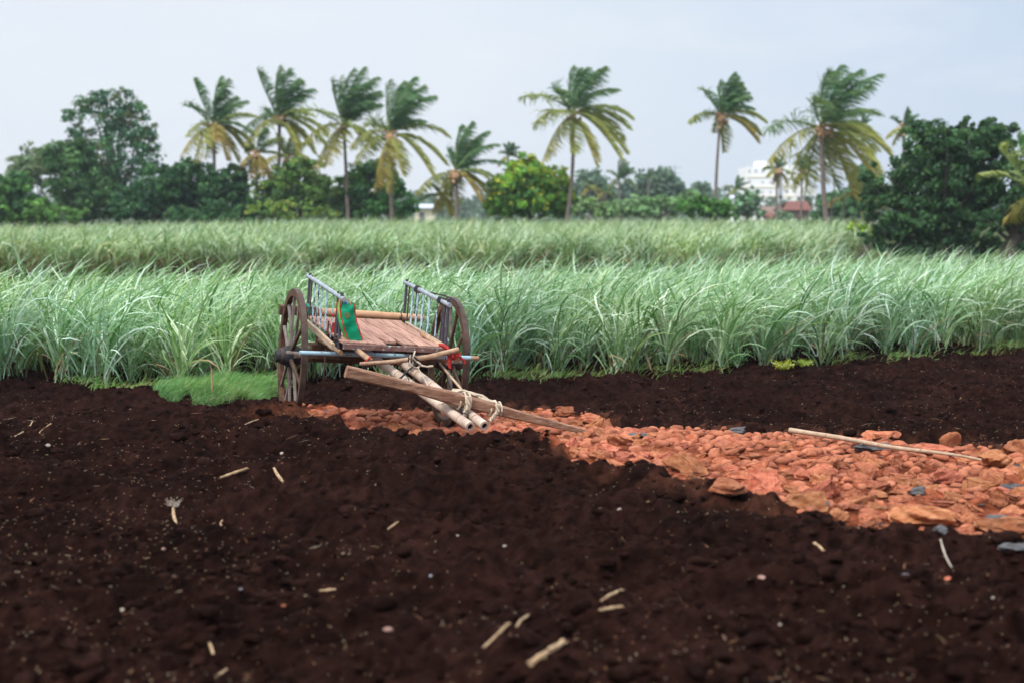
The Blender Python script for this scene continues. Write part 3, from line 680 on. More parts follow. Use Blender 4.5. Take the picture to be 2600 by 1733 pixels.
def wheel(v0, sgn, seed):
    r = np.random.default_rng(seed)
    mb = MB(); hr, ha, e = .036, .028, .009
    ring(mb, .654, [(-hr, -ha + e), (-hr + e, -ha), (hr, -ha), (hr, ha), (-hr + e, ha), (-hr, ha - e)], v0, 60, .002)
    w = cp(mb, 'wheel', 'wheel_wood', label=None)
    cp(ring(MB(), .694, [(-.004, -ha - .001), (.007, -ha), (.007, ha), (-.004, ha + .001)], v0, 60), 'iron_tyre', 'iron', w)
    # nave: lathe along the axle
    prof = [(-.15, .0), (-.15, .062), (-.10, .075), (-.055, .105), (.055, .110), (.11, .080), (.16, .064), (.175, .055), (.175, 0)]
    V = []; sg = 20
    for (q, rad) in prof:
        for j in range(sg): a = 2 * math.pi * j / sg; V.append(Q(math.cos(a) * rad, v0 + sgn * q, math.sin(a) * rad))
    Fc = [[i * sg + j, i * sg + (j + 1) % sg, (i + 1) * sg + (j + 1) % sg, (i + 1) * sg + j] for i in range(len(prof) - 1) for j in range(sg)]
    cp(MB().add(V, Fc), 'hub', 'hub_black', w)
    for q in (-.10, .115):
        cp(ring(MB(), .080, [(-.01, -.014), (.006, -.014), (.006, .014), (-.01, .014)], v0 + sgn * q, 20), 'hub_band', 'iron', w)
    for k in range(12):
        a = 2 * math.pi * (k + .3) / 12 + r.normal(0, .02); s0 = sgn * (.028 if k % 2 else -.012)
        p0 = Q(math.cos(a) * .09, v0 + s0, math.sin(a) * .09); p1 = Q(math.cos(a) * .625, v0, math.sin(a) * .625)
        mb = MB(); pts = p0 + (p1 - p0) * np.linspace(0, 1, 7)[:, None]
        sec = [(-.5, -.35), (-.35, -.5), (.35, -.5), (.5, -.35), (.5, .35), (.35, .5), (-.35, .5), (-.5, .35)]
        sec = [(x_ * .044, y_ * .034) for x_, y_ in sec]
        mb.sweep(pts, sec, up=(1, 0, 0), scales=[1.1, 1.05, .9, .82, .8, .85, .95])
        cp(mb, 'spoke', 'spoke_wood' if r.random() < .55 else 'spoke_dark', w)
wheel(-.848, -1, 1); wheel(.848, 1, 2)
# axle, bolster, sills
cp(MB().beam(Q(0, -.70, 0), Q(0, .70, 0), .10, .10, wob=.03), 'axle', 'wood_dark')
mb = MB(); mb.beam(Q(0, -.66, .065), Q(0, .62, .065), .17, .16, .06, wob=.02)
cp(mb, 'axle_beam', 'wood_dark')
mb = MB().beam(Q(-.02, -.60, .190), Q(-.02, .56, .190), .13, .09, .06)
cp(mb, 'bolster', 'wood_dark')
for v in (-.36, .0, .34):
    cp(MB().beam(Q(.091, v, -.02), Q(.091, v, .235), .035, .006, .1), 'iron_strap', 'iron')
for v in (-.46, .44):
    cp(MB().beam(Q(-.80, v, .262), Q(1.04, v, .262), .05, .05, wob=.03), 'sill', 'wood_dark')
cp(MB().tube([Q(.15, -.60, .205), Q(.94, -.545, .20)], .024, 12, wob=.05), 'stub_log', 'pole_wood')
cp(MB().tube([Q(.15, .52, .15), Q(.80, .60, .12)], .030, 12, wob=.05), 'stub_log', 'pole_wood')
cp(MB().beam(Q(-.52, -.625, .295), Q(1.12, -.665, .285), .035, .060, .08, wob=.05), 'side_board', 'pale_wood')
cp(MB().beam(Q(-.72, .545, .295), Q(.95, .50, .300), .035, .055, .08, wob=.05), 'side_board', 'pale_wood')
# deck planks, running front to back, one broken away at the front
pv = [-.56, -.39, -.235, -.115, .06, .20, .345, .485]
for i in range(7):
    a, b = pv[i] + .005, pv[i + 1] - .005; u1 = [1.06, 1.05, 1.06, .80, 1.05, 1.06, 1.04][i]; u0 = [-.80, -.78, -.81, -.80, -.79, -.81, -.78][i]
    n = 8; V = []; r_ = np.random.default_rng(i + 70)
    for k in range(n + 1):
        u = u0 + (u1 - u0) * k / n; ja, jb = r_.normal(0, .003, 2); zz = .300 + r_.normal(0, .0015) + (.006 if k in (0, n) else 0) * r_.uniform(-1, 1)
        if i == 3 and k == n: ja, jb, u = .05, -.02, u + .03
        V += [Q(u, a + ja, zz), Q(u, b + jb, zz), Q(u, b + jb, zz + .022), Q(u, a + ja, zz + .022)]
    Fc = [[k * 4 + j, k * 4 + (j + 1) % 4, k * 4 + 4 + (j + 1) % 4, k * 4 + 4 + j] for k in range(n) for j in range(4)] + [[3, 2, 1, 0], [n * 4, n * 4 + 1, n * 4 + 2, n * 4 + 3]]
    cp(MB().add(V, Fc), 'deck_plank', 'plank', label='broken deck plank' if i == 3 else None, angle=30)
# jagged second crack piece
cp(MB().beam(Q(1.075, -.56, .285), Q(1.075, .47, .285), .030, .052, .10), 'front_edge_bar', 'edge_metal')
cp(MB().beam(Q(-.82, -.50, .285), Q(-.82, .49, .285), .04, .05, .10), 'rear_edge_bar', 'wood_dark')
cp(MB().tube([Q(-.87, -.46, .365), Q(-.87, .1, .360), Q(-.87, .78, .352)], [.046, .044, .040], 14, wob=.04), 'rear_log', 'log')
mb = MB().beam(Q(-.87, -.86, .37), Q(-.87, -.44, .365), .10, .105, .12, wob=.04)
cp(mb, 'rear_beam', 'wheel_wood')
# blue cross bar in front of the wheels
cb = cp(MB().tube([Q(.80, -.93, .162), Q(.80, .84, .178)], .0225, 14, wob=.02), 'cross_bar', 'bar_paint')
cp(MB().tube([Q(.80, .84, .178), Q(.80, .925, .179)], [.021, .023, .023], 14), 'bar_tip', 'pole_wood', cb)
cp(MB().beam(Q(.80, -.905, .155), Q(.50, -.995, .115), .028, .030, .2), 'bar_stay', 'spoke_wood', cb)
# side rails with posts and slats
for s in (-1, 1):
    rv = .55 * s; wr = .735 if s < 0 else .728
    a_, b_ = (-.99, .93) if s < 0 else (-.95, .88)
    rail = cp(MB().tube([Q(a_, rv, wr + .012), Q(b_, rv, wr - .012)], .0235, 14), 'side_rail', 'paint_pipe')
    def upright(u, wd, th, top, m, name, lean=0, bot=.27):
        p0 = Q(u, rv + .0 * s, bot); p1 = Q(u + lean, rv, top)
        if m == 'iron' or th < 0: mb_ = MB().tube([p0, p1], abs(th), 8)
        else: mb_ = MB().beam(p0, p1, wd, th, .15, up=(0, 1, 0))
        cp(mb_, name, m, rail)
    upright(-.88, .034, -.0165, wr + .055, 'post_dark', 'post', .01)
    upright(-.74, .012, -.008, wr + .045, 'iron', 'rod', .0)
    for u_, w_ in ((-.58, .052), (-.37, .050), (-.14, .052), (.12, .050)): upright(u_, .012, w_, wr - .012, 'slat_paint', 'slat', .015 * rng.normal())
    upright(.42, .01, .020, wr - .01, 'slat_paint', 'slat', .02)
    upright(.62, .012, -.009, wr + .035, 'iron', 'rod', .01)
    upright(.70, .030, -.017, wr - .005, 'post_dark', 'post', .0, .22)
    upright(.84, .030, -.017, wr + .045, 'post_dark', 'post', -.02, .20)
# side poles, tie pole
cp(MB().tube([Q(.78, -.55, .345), Q(1.02, -.43, .262), Q(1.27, -.312, .178)], [.026, .028, .030], 12, wob=.04), 'side_pole', 'pole_wood')
cp(MB().tube([Q(.45, .40, .36), Q(.9, .485, .300), Q(1.26, .548, .228)], [.026, .029, .031], 12, wob=.04), 'side_pole', 'pole_wood')
cp(MB().tube([Q(1.33, -.44, .160), Q(1.33, -.1, .195), Q(1.33, .25, .255), Q(1.33, .54, .338)], [.018, .022, .025, .027], 12, wob=.04), 'tie_pole', 'pole_wood')
# bamboo shafts with hollow ends
def hollow(pts, r, ri):
    pts = np.asarray(pts, float); n = 17; t = np.linspace(0, 1, n)
    P_ = np.stack([np.interp(t, np.linspace(0, 1, len(pts)), pts[:, k]) for k in range(3)], 1)
    rr_ = r * (1 + .03 * rng.uniform(-1, 1, n)); rr_[::4] *= 1.07
    mb = MB().tube(P_, rr_, 16, close=False)
    d = P_[-1] - P_[-2]; d /= np.linalg.norm(d); e = P_[-1]
    mb.tube([e, e + d * .002], [rr_[-1], ri], 16, close=False); mb.tube([e + d * .002, e - d * .25], [ri, ri], 16, close=False)
    return mb, e, d
for k, (p0, p1) in enumerate((((.02, -.26, .19), (2.42, .375, -.205)), ((.02, .0, .20), (2.42, .512, -.195)))):
    mb, e, d = hollow([Q(*p0), Q(*p1)], .045, .028)
    sh = cp(mb, 'shaft', 'bamboo')
    cp(MB().tube([e - d * .24, e - d * .02], .0275, 14), 'bore_shade_plug', 'bore_shade', sh)  # solid black plug just inside the mouth, paints the hollow's shade
    for t in (.30, .44, .57, .70, .80, .93):
        c_ = Q(*p0) + (Q(*p1) - Q(*p0)) * t; cp(MB().tube([c_ - d * .006, c_ + d * .006], .0478, 16), 'node_ring', 'pole_wood', sh)
# yoke beam
yk = [(2.06, -.735, .205), (2.07, -.45, .150), (2.08, -.15, .090), (2.09, .15, .027), (2.10, .45, -.040), (2.11, .80, -.118), (2.13, 1.20, -.200), (2.15, 1.62, -.288)]
P_ = np.array([Q(*p) for p in yk]); tt = np.linspace(0, 1, 24); P_ = np.stack([np.interp(tt, np.linspace(0, 1, len(P_)), P_[:, k]) for k in range(3)], 1)
sq = [(-.5, -.36), (-.36, -.5), (.36, -.5), (.5, -.36), (.5, .36), (.36, .5), (-.36, .5), (-.5, .36)]
V = []; rn = np.random.default_rng(3)
t_ = P_[-1] - P_[0]; t_ /= np.linalg.norm(t_); a_ = np.cross(t_, (0, 0, 1.)); a_ /= np.linalg.norm(a_); b_ = np.cross(a_, t_)
for i, tq in enumerate(tt):
    w_ = np.interp(tq, [0, .15, .3, .5, .75, 1], [.112, .116, .108, .110, .085, .062]); h_ = np.interp(tq, [0, .15, .3, .5, .62, .8, 1], [.125, .122, .098, .118, .112, .085, .062])
    rd = np.interp(tq, [0, .28, .42, .70, .9, 1], [1, 1, .15, .1, .7, 1])
    for j, (x_, y_) in enumerate(sq):
        n_ = math.hypot(x_, y_); cx_, cy_ = x_ / n_ * .53, y_ / n_ * .53; q0 = x_ * (1 - rd) + cx_ * rd; q1 = y_ * (1 - rd) + cy_ * rd
        V.append(P_[i] + a_ * q0 * w_ * (1 + rn.normal(0, .02)) + b_ * q1 * h_ * (1 + rn.normal(0, .02)))
Fc = [[i * 8 + j, i * 8 + (j + 1) % 8, (i + 1) * 8 + (j + 1) % 8, (i + 1) * 8 + j] for i in range(23) for j in range(8)] + [[7, 6, 5, 4, 3, 2, 1, 0], [184 + j for j in range(8)]]
cp(MB().add(V, Fc), 'yoke_beam', 'yoke_wood', angle=30)
# ropes, knots, cushion
def loop(c, axis_, R, r, name, m, turns=1, wob=.1, pitch=.02, squash=(1, 1)):
    r = r * .68
    ax = np.asarray(axis_, float); ax /= np.linalg.norm(ax); a = np.cross(ax, (.1, .2, 1)); a /= np.linalg.norm(a); b = np.cross(ax, a)
    n = int(22 * turns); pts = []
    for i in range(n + 1):
        t = i / n * turns; A_ = t * 2 * math.pi; R_ = R * (1 + wob * math.sin(A_ * 2.3 + t * 5) * .5)
        pts.append(np.asarray(c) + a * math.cos(A_) * R_ * squash[0] + b * math.sin(A_) * R_ * squash[1] + ax * (t - turns / 2) * pitch)
    return cp(MB().tube(pts, r, 6, wob=0), name, m)
sdir_ = Q(2.42, .375, -.205) - Q(.02, -.26, .19); yd = P_[-1] - P_[0]
c1 = Q(2.10, .40, -.040); c2 = Q(2.11, .70, -.100)
loop(c1, yd, .083, .014, 'rope', 'rope_pale', 2.4, .15, .05); loop(c2, yd, .078, .013, 'rope', 'rope_pale', 2.2, .15, .05)
def strand(pts, r, m, name='rope', k=3):
    pts = np.array([Q(*p) for p in pts]); t = np.linspace(0, 1, 14); n0 = np.linspace(0, 1, len(pts)); mb = MB()
    for j in range(k):
        ph = j * 2 * math.pi / k; pp = np.stack([np.interp(t, n0, pts[:, i]) for i in range(3)], 1)
        pp = pp + np.stack([np.cos(t * 9 + ph), np.sin(t * 9 + ph), 0 * t], 1) * r * .8
        mb.tube(pp, r * (1.3 if k == 1 else .9), 6)
    return cp(mb, name, m)
strand([(2.19, .41, .035), (2.20, .415, -.05), (2.19, .38, -.16), (2.19, .37, -.22)], .016, 'rope_pale')
strand([(2.19, .70, -.03), (2.20, .705, -.10), (2.19, .665, -.165), (2.19, .64, -.195)], .015, 'rope_pale')
strand([(2.0, .30, .00), (1.95, .34, .05), (2.0, .50, .03), (2.08, .62, -.02), (2.1, .70, -.03)], .016, 'rope_pale')
strand([(1.98, .20, -.05), (1.97, .26, .015), (2.02, .40, .060), (2.06, .52, .02)], .012, 'rope_pale')
strand([(2.02, .48, .03), (2.05, .58, .02), (2.09, .66, -.03)], .013, 'rope_pale')
dS = (Q(2.42, .512, -.195) - Q(.02, 0, .20)); dS /= np.linalg.norm(dS)
cc_ = Q(1.80, .385, -.045); mb = MB()
mb.tube([cc_ - dS * .01, cc_ + dS * .02, cc_ + dS * .16, cc_ + dS * .30, cc_ + dS * .33], [.045, .078, .088, .084, .055], 18, wob=.03)
cp(mb, 'neck_pad', 'cushion')
for k_, t in enumerate((.10, .19, .27)): loop(cc_ + dS * t, dS, .092, .010, 'rope', 'rope_pale', 1.6, .06, .05)
loop(Q(2.22, .36, -.17), sdir_, .053, .006, 'rope', 'rope_dark', 2, .05, .02)
# black and cream knot in the middle of the tie pole
kc = Q(1.34, .10, .222)
for j in range(5): loop(kc + rng.normal(0, .014, 3), rng.normal(0, 1, 3) + np.array([1.5, 0, 0]), .040 + .004 * j, .011, 'knot', 'rope_dark' if j % 2 else 'rope_pale', 1.5, .2, .03)
strand([(1.36, .12, .21), (1.38, .16, .175), (1.38, .22, .165), (1.38, .27, .175)], .010, 'rope_pale', k=2)
strand([(1.36, .07, .20), (1.38, .06, .15), (1.37, .075, .12)], .011, 'rope_pale', k=2)
loop(Q(1.40, -.02, .0), sdir_, .075, .006, 'rope', 'rope_dark', 1.1, .1, .01)
strand([(1.38, .10, .19), (1.42, .0, .10), (1.42, -.09, .0), (1.42, -.07, -.07)], .007, 'rope_dark', k=1)
# dark lashing on the left pole end, red cloth on the right corner
for j in range(4): loop(Q(1.26, -.325, .172) + rng.normal(0, .006, 3), (Q(1.27, -.31, .178) - Q(1.0, -.43, .262)) + rng.normal(0, .05, 3), .040, .008, 'lashing', 'rope_dark' if j % 2 else 'red_cloth', 1.3, .15, .02)
strand([(1.30, -.38, .16), (1.31, -.37, .09), (1.30, -.33, .06)], .009, 'rope_dark', k=2)
rc = Q(1.29, .50, .285)
for j in range(9): loop(rc + rng.normal(0, .018, 3), rng.normal(0, .8, 3) + np.array([1.0, 0, .2]), .034 + .006 * rng.random(), .009, 'red_lashing', 'red_cloth', 1.6, .25, .04)
strand([(1.30, .47, .27), (1.33, .455, .21), (1.33, .47, .15)], .012, 'red_cloth'); strand([(1.28, .44, .33), (1.26, .40, .36), (1.25, .38, .365)], .018, 'red_cloth')
strand([(1.30, .55, .27), (1.32, .60, .24), (1.32, .62, .20)], .010, 'red_cloth')
for u_ in (.58, .74): loop(Q(u_, .425 + (u_ - .45) * .19, .343 - (u_ - .45) * .13), Q(.9, .485, .3) - Q(.45, .4, .36), .030, .005, 'lashing', 'rope_dark', 1.4, .05, .01)
loop(Q(.97, .50, .288), Q(.9, .485, .3) - Q(.45, .4, .36), .032, .005, 'lashing', 'red_cloth', 1.6, .05, .02)
# front left corner: black rubber binding, iron rod, red flower-like cloth
for j in range(6): loop(Q(.80, -.53, .30) + rng.normal(0, .012, 3), rng.normal(0, .4, 3) + np.array([0, .3, 1]), .040, .011, 'binding', 'rope_dark', 1.5, .2, .04)
cp(MB().tube([Q(.56, -.61, .46), Q(.56, -.62, -.13)], .009, 8), 'iron_rod', 'iron')
for j in range(6): loop(Q(.40, -.53, .40) + rng.normal(0, .014, 3), rng.normal(0, 1, 3), .020, .010, 'red_tuft', 'red_cloth', 1.2, .3, .02)
strand([(.42, -.53, .39), (.43, -.53, .34), (.43, -.52, .30)], .010, 'red_cloth')
# green cord at the back left post, black cords on the right rail
for j in range(3): loop(Q(-.87, -.55, .37) + np.array([0, 0, j * .012]), (1, .2, .2), .058, .008, 'green_cord', 'green_cord', 1.4, .1, .03)
strand([(-.87, -.55, .33), (-.86, -.55, .25), (-.86, -.54, .20)], .009, 'green_cord', k=2)
loop(Q(-.87, .50, .36), (1, .1, 0), .052, .007, 'lashing', 'rope_dark', 1.6, .1, .02)
for j in range(4): loop(Q(-.42 + .03 * j, .55, .728), (0, 1, 0), .032, .009, 'lashing', 'rope_dark', 1.3, .15, .03)
strand([(-.40, .55, .70), (-.42, .565, .60), (-.43, .56, .52), (-.40, .55, .46)], .013, 'rope_dark', k=2)
for j in range(4): loop(Q(.50 + .03 * j, .55, .722), (0, 1, 0), .031, .008, 'lashing', 'rope_dark', 1.3, .15, .03)
strand([(-.1, .56, .735), (.0, .66, .73), (.2, .72, .73), (.42, .70, .69), (.55, .58, .735)], .008, 'rope_dark', k=2)
strand([(.2, .72, .73), (.30, .78, .70), (.42, .80, .64)], .006, 'rope_dark', k=2)
strand([(-.60, .53, .31), (-.58, .55, .20), (-.50, .57, .17)], .016, 'rope_dark', k=2)
# thin prop stick and slack string
cp(MB().tube([Q(.75, .53, .10), Q(1.83, .45, .03)], .012, 8, wob=.05), 'prop_stick', 'pale_wood')
strand([(1.38, .12, .16), (1.5, .18, .05), (1.62, .20, -.04), (1.75, .24, -.10)], .004, 'rope_pale', k=1)

# ------------------------------------------------------------------ shoulder bag on the front left post
bag = empty('shoulder_bag', label='green cloth shoulder bag with red piping hanging from the front left post of the cart', cat='bag')
BO = Vector(at(883, 772, 14.02)); bag.location = BO
BX = Vector((.94, .33, 0)).normalized(); BZ = Vector((0, 0, 1)); BY = BX.cross(BZ) * -1   # BY away from camera
def bp(x, z, y=0):
    # hanging line swings to the right towards the bottom
    sw = .085 * (z / -.38) ** 1.0 + .02 * math.sin(z * 9)
    return np.array(BX * (x + sw) + BZ * z + BY * y)
nxb, nzb = 9, 15; Wb = .145; Hb = .385
front = MB(); V = []
for j in range(nzb):
    z = -Hb * j / (nzb - 1)
    for i in range(nxb):
        x = -Wb / 2 + Wb * i / (nxb - 1) - .045 + .035; s_ = i / (nxb - 1); t_ = j / (nzb - 1)
        zz = z + (.012 * math.sin(s_ * 7) if j == 0 else 0) + .030 * s_ * t_
        y = -.030 - .024 * math.sin(s_ * math.pi) * math.sin(t_ * math.pi) + .008 * math.sin(s_ * 5 + t_ * 9) + .005 * math.sin(t_ * 21 + s_ * 3)
        V.append(bp(x, zz, y))
Fq = [[j * nxb + i, j * nxb + i + 1, (j + 1) * nxb + i + 1, (j + 1) * nxb + i] for j in range(nzb - 1) for i in range(nxb - 1)]
front.add(V, Fq); FV = np.array(V)
BV = FV + np.array(BY) * .075 + np.array(BX) * -.018; BV[:, 2] += .01
front.add(BV, [q[::-1] for q in Fq]); 
body = front.build('bag_body', M['bag'], bag, angle=60)
def edgepts(A, i): return [A[j * nxb + i] for j in range(nzb)]
for i in (0, nxb - 1):
    a_ = edgepts(FV, i); b_ = edgepts(BV, i); mb = MB(); V = []
    for p_, q_ in zip(a_, b_):
        m_ = (p_ + q_) / 2 + np.array(BX) * (.016 if i else -.022) * math.sin(math.pi * len(V) / 3 / nzb)
        V += [p_, m_, q_]
    mb.add(V, [[k * 3 + j, k * 3 + j + 1, k * 3 + 4 + j, k * 3 + 3 + j] for k in range(nzb - 1) for j in range(2)])
    mb.build('bag_gusset', M['bag_side'], bag, angle=60)
bt = [FV[(nzb - 1) * nxb + i] for i in range(nxb)]; bb = [BV[(nzb - 1) * nxb + i] for i in range(nxb)]
MB().add(bt + bb, [[i, i + 1, nxb + i + 1, nxb + i] for i in range(nxb - 1)]).build('bag_bottom', M['bag_side'], bag)
for i in (0, nxb - 1):
    pts = edgepts(FV, i); MB().tube(pts, .0065, 8).build('piping', M['piping'], bag)
    MB().tube(edgepts(BV, i), .0055, 8).build('piping', M['piping'], bag)
pf = MB(); pf.tube([FV[0] + np.array(BX) * -.085 + [0, 0, -.095], FV[0] + np.array(BX) * -.065 + [0, 0, -.13]], [.012, .006], 6); pf.build('red_flap', M['piping'], bag)
mc = FV[4 * nxb + 3] + np.array(BY) * -.006; mo = MB()
for k in range(12):
    a = k * math.pi / 6; R_ = .034; d1 = np.array(BX) * math.cos(a) + np.array([0, 0, 1.]) * math.sin(a); d2 = np.array(BX) * -math.sin(a) + np.array([0, 0, 1.]) * math.cos(a)
    o_ = np.array(BY) * -.006; mo.add([mc + d1 * .004 + o_, mc + d1 * R_ * .6 + d2 * .006 + o_, mc + d1 * R_ + o_ * .8, mc + d1 * R_ * .6 - d2 * .006 + o_], [(0, 1, 2, 3)])
mo.build('flower_motif', M['motif'], bag, smooth=False)
hk = np.array(at(862, 761, 14.0)) - np.array(BO)
tl = FV[1]; tr = FV[6]
MB().tube([tl, tl * .5 + hk * .5 + [-.012, 0, .03], hk + [0, 0, .01], hk + [.02, 0, .02], tr * .5 + hk * .5 + [.03, 0, .03], tr], .006, 7).build('bag_handle', M['pole_wood'], bag)
MB().tube([hk + [0, -.02, .0], hk + [.0, -.02, -.05], FV[2 * nxb] + [-.012, -.01, 0], FV[5 * nxb] + [-.012, 0, 0]], .006, 7).build('bag_strap', M['yellow_cord'], bag)
bc = FV[4] * .5 + BV[4] * .5
MB().tube([bc - [0, 0, .03], bc + [0, 0, .005], bc + [0, 0, .022], bc + [0, 0, .026]], [.018, .020, .018, .006], 12).build('bottle_cap', M['blue_plastic'], bag)
# ------------------------------------------------------------------ trees
UP = np.array([0, 0, 1.])
def gl(x, y): return float(zbase(np.array([x]), np.array([y]))[0])
def leaf_tree(name, label, d, lobes, pal, leaf=.24, dens=150, trunk=None, group=None, cat='tree', seed=0, jag=1.0, shade=(.6, 1.5), base_px=None, clump=.16, tips=None):
    """lobes: (px,py,rx,ry) crown masses read off the photo at distance d"""
    r = np.random.default_rng(seed + 900); s = d / F
    L = []
    for (cx, cy, rx, ry) in lobes:
        c_ = np.array(at(cx, cy, d)); L.append((c_ + [0, r.normal(0, .25) * rx * s, 0], rx * s, min((rx + ry) * .5 * s, 3.2), ry * s))
    bx = np.mean([l[0] for l in L], 0); bpx = base_px if base_px is not None else None
    X0 = at(bpx, 545, d).x if bpx is not None else bx[0]; base = np.array([X0, d, gl(X0, d)])
    root = empty(name, base, label, cat, group)
    tk = MB(); rt = trunk or .16
    top = np.array([bx[0] * .7 + X0 * .3, d, base[2] + max((bx[2] - base[2]) * .55, .5)])
    tk.tube([base - base - [0, 0, .2], (top - base) * .5 + [r.normal(0, .12), 0, 0], top - base], [rt * 1.25, rt, rt * .7], 9, wob=.06)
    for (c_, a, b_, h) in L:
        t0 = (top - base) * r.uniform(.55, 1.0); e = c_ - base
        for q in range(4):
            e2 = e + r.normal(0, .35, 3) * [a, b_, h]; mid = (t0 + e2) / 2 + r.normal(0, .15, 3) * a
            tk.tube([t0, mid, e2], [rt * .34, rt * .18, rt * .05], 6, wob=.05)
    tk.build('trunk', M['bark'], root)
    VV = []; CC = []
    pal = np.array(pal) * 1.45
    for (c_, a, b_, h) in L:
        area = math.pi * a * h; ncl = max(int(area * 12 / jag / (clump * 6)), 14); nl = int(area * dens * 2.6 / ncl)
        D = r.normal(0, 1, (ncl, 3)); D /= np.linalg.norm(D, axis=1)[:, None]; rad = r.uniform(.12, 1.0, ncl) ** .5
        cc_ = c_ + D * rad[:, None] * np.array([a, b_, h]) * (1 + .12 * jag * r.normal(0, 1, (ncl, 1)))
        cr = r.uniform(.6, 1.35, ncl) * clump * math.sqrt(a * h) * 1.35
        ccol = pal[r.integers(0, len(pal), ncl)] * r.uniform(*shade, (ncl, 1)) ** .8
        idx = np.repeat(np.arange(ncl), nl); n = len(idx)
        o = r.normal(0, 1, (n, 3)); o /= np.linalg.norm(o, axis=1)[:, None]; o *= (r.random(n) ** .45)[:, None] * cr[idx][:, None] * [1.15, 1.15, .8]
        P = cc_[idx] + o
        nrm = o / (np.linalg.norm(o, axis=1)[:, None] + 1e-6) + r.normal(0, .8, (n, 3)); nrm /= np.linalg.norm(nrm, axis=1)[:, None]
        t1 = np.cross(nrm, r.normal(0, 1, (n, 3))); t1 /= np.linalg.norm(t1, axis=1)[:, None]; t2 = np.cross(nrm, t1)
        sz = (leaf * r.uniform(.6, 1.3, n))[:, None]
        q = np.stack([P - t1 * sz * .6, P - t2 * sz * .4, P + t1 * sz * .6, P + t2 * sz * .4], 1)
        VV.append(q.reshape(-1, 3)); col = ccol[idx] * r.uniform(.75, 1.3, (n, 1))
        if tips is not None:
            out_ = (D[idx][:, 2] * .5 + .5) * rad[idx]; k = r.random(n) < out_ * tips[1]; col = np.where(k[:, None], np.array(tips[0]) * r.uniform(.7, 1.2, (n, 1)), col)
        CC.append(np.repeat(col, 4, 0))
    V = np.concatenate(VV) - base; V[:, 2] = np.maximum(V[:, 2], .05); n = len(V) // 4
    quads_obj('crown', V, None, np.arange(n * 4).reshape(-1, 4), np.concatenate(CC), M['leaf'], parent=root, smooth=False)
    return root
DK = [(.025, .075, .025), (.04, .10, .035), (.022, .06, .028)]
MD = [(.045, .115, .03), (.07, .15, .035), (.035, .09, .035)]
OL = [(.10, .17, .035), (.14, .21, .05), (.07, .14, .04)]
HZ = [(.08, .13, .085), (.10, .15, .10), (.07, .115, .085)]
BG = 'trees and bushes behind the cane fields'
leaf_tree('broadleaf_tree', 'distant grey-green rounded tree at the far left, behind the darker trees', 125, [(90, 425, 60, 48), (140, 400, 60, 40), (55, 450, 40, 40)], [(.09, .14, .07), (.12, .16, .075)], .3, 80, group=BG, seed=1)
leaf_tree('tall_tree', 'tall loose-crowned feathery tree at the left standing above its neighbours', 100, [(285, 285, 75, 50), (240, 270, 48, 40), (330, 290, 40, 45), (265, 240, 30, 25), (300, 350, 90, 45), (180, 300, 28, 30), (370, 400, 42, 55), (240, 400, 60, 50), (380, 350, 30, 40), (320, 440, 75, 60), (250, 470, 60, 50), (310, 235, 25, 20), (200, 345, 35, 30)],
          [(.035, .105, .045), (.05, .14, .05), (.03, .085, .05), (.08, .10, .045)], .20, 62, trunk=.20, base_px=305, group=BG, seed=2, jag=1.5, clump=.23)
leaf_tree('broadleaf_tree', 'dark leafy tree directly left of the tall feathery tree', 97, [(190, 450, 70, 75), (150, 400, 40, 40), (240, 510, 80, 55), (200, 390, 45, 40)], [(.035, .08, .03), (.05, .105, .035)], .24, 150, group=BG, seed=3, jag=1.3)
leaf_tree('bush', 'dark green bushes at the extreme left edge', 93, [(20, 510, 70, 60), (90, 535, 60, 35), (40, 470, 50, 35)], MD, .24, 150, group=BG, seed=4)
leaf_tree('bush', 'brighter green low bush in front of the dark trees at the far left', 92, [(110, 535, 45, 30), (160, 548, 60, 22), (60, 555, 60, 20)], [(.08, .17, .04), (.10, .19, .05)], .22, 150, group=BG, seed=5)
leaf_tree('broadleaf_tree', 'dark round tree below and right of the tall feathery tree', 94, [(400, 500, 80, 65), (340, 520, 70, 50), (440, 450, 45, 45)], DK, .24, 160, group=BG, seed=6)
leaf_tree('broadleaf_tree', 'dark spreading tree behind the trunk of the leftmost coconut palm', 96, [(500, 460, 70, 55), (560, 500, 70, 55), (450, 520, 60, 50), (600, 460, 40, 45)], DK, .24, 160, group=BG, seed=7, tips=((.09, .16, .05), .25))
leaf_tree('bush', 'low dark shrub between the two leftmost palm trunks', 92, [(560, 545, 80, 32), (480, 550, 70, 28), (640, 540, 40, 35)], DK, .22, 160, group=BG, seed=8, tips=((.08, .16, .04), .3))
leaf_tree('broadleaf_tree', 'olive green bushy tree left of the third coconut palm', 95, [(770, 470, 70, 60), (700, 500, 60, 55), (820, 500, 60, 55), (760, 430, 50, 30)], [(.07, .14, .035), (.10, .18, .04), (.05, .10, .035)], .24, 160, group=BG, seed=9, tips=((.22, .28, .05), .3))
leaf_tree('bush', 'yellowish low bush at the foot of the second coconut palm', 91.5, [(680, 535, 50, 25), (740, 535, 50, 28), (820, 545, 50, 18)], OL, .2, 160, group=BG, seed=10, tips=((.30, .30, .05), .35))
leaf_tree('broadleaf_tree', 'deep green tree between the third and fourth coconut palms', 96, [(930, 480, 60, 70), (890, 500, 50, 60), (960, 430, 40, 35)], MD, .24, 160, group=BG, seed=11)
leaf_tree('broadleaf_tree', 'mid green bush right of the fourth coconut palm, sloping down', 94, [(1010, 515, 45, 45), (1000, 470, 35, 40), (960, 530, 60, 30)], [(.05, .14, .04), (.07, .17, .045)], .22, 160, group=BG, seed=12)
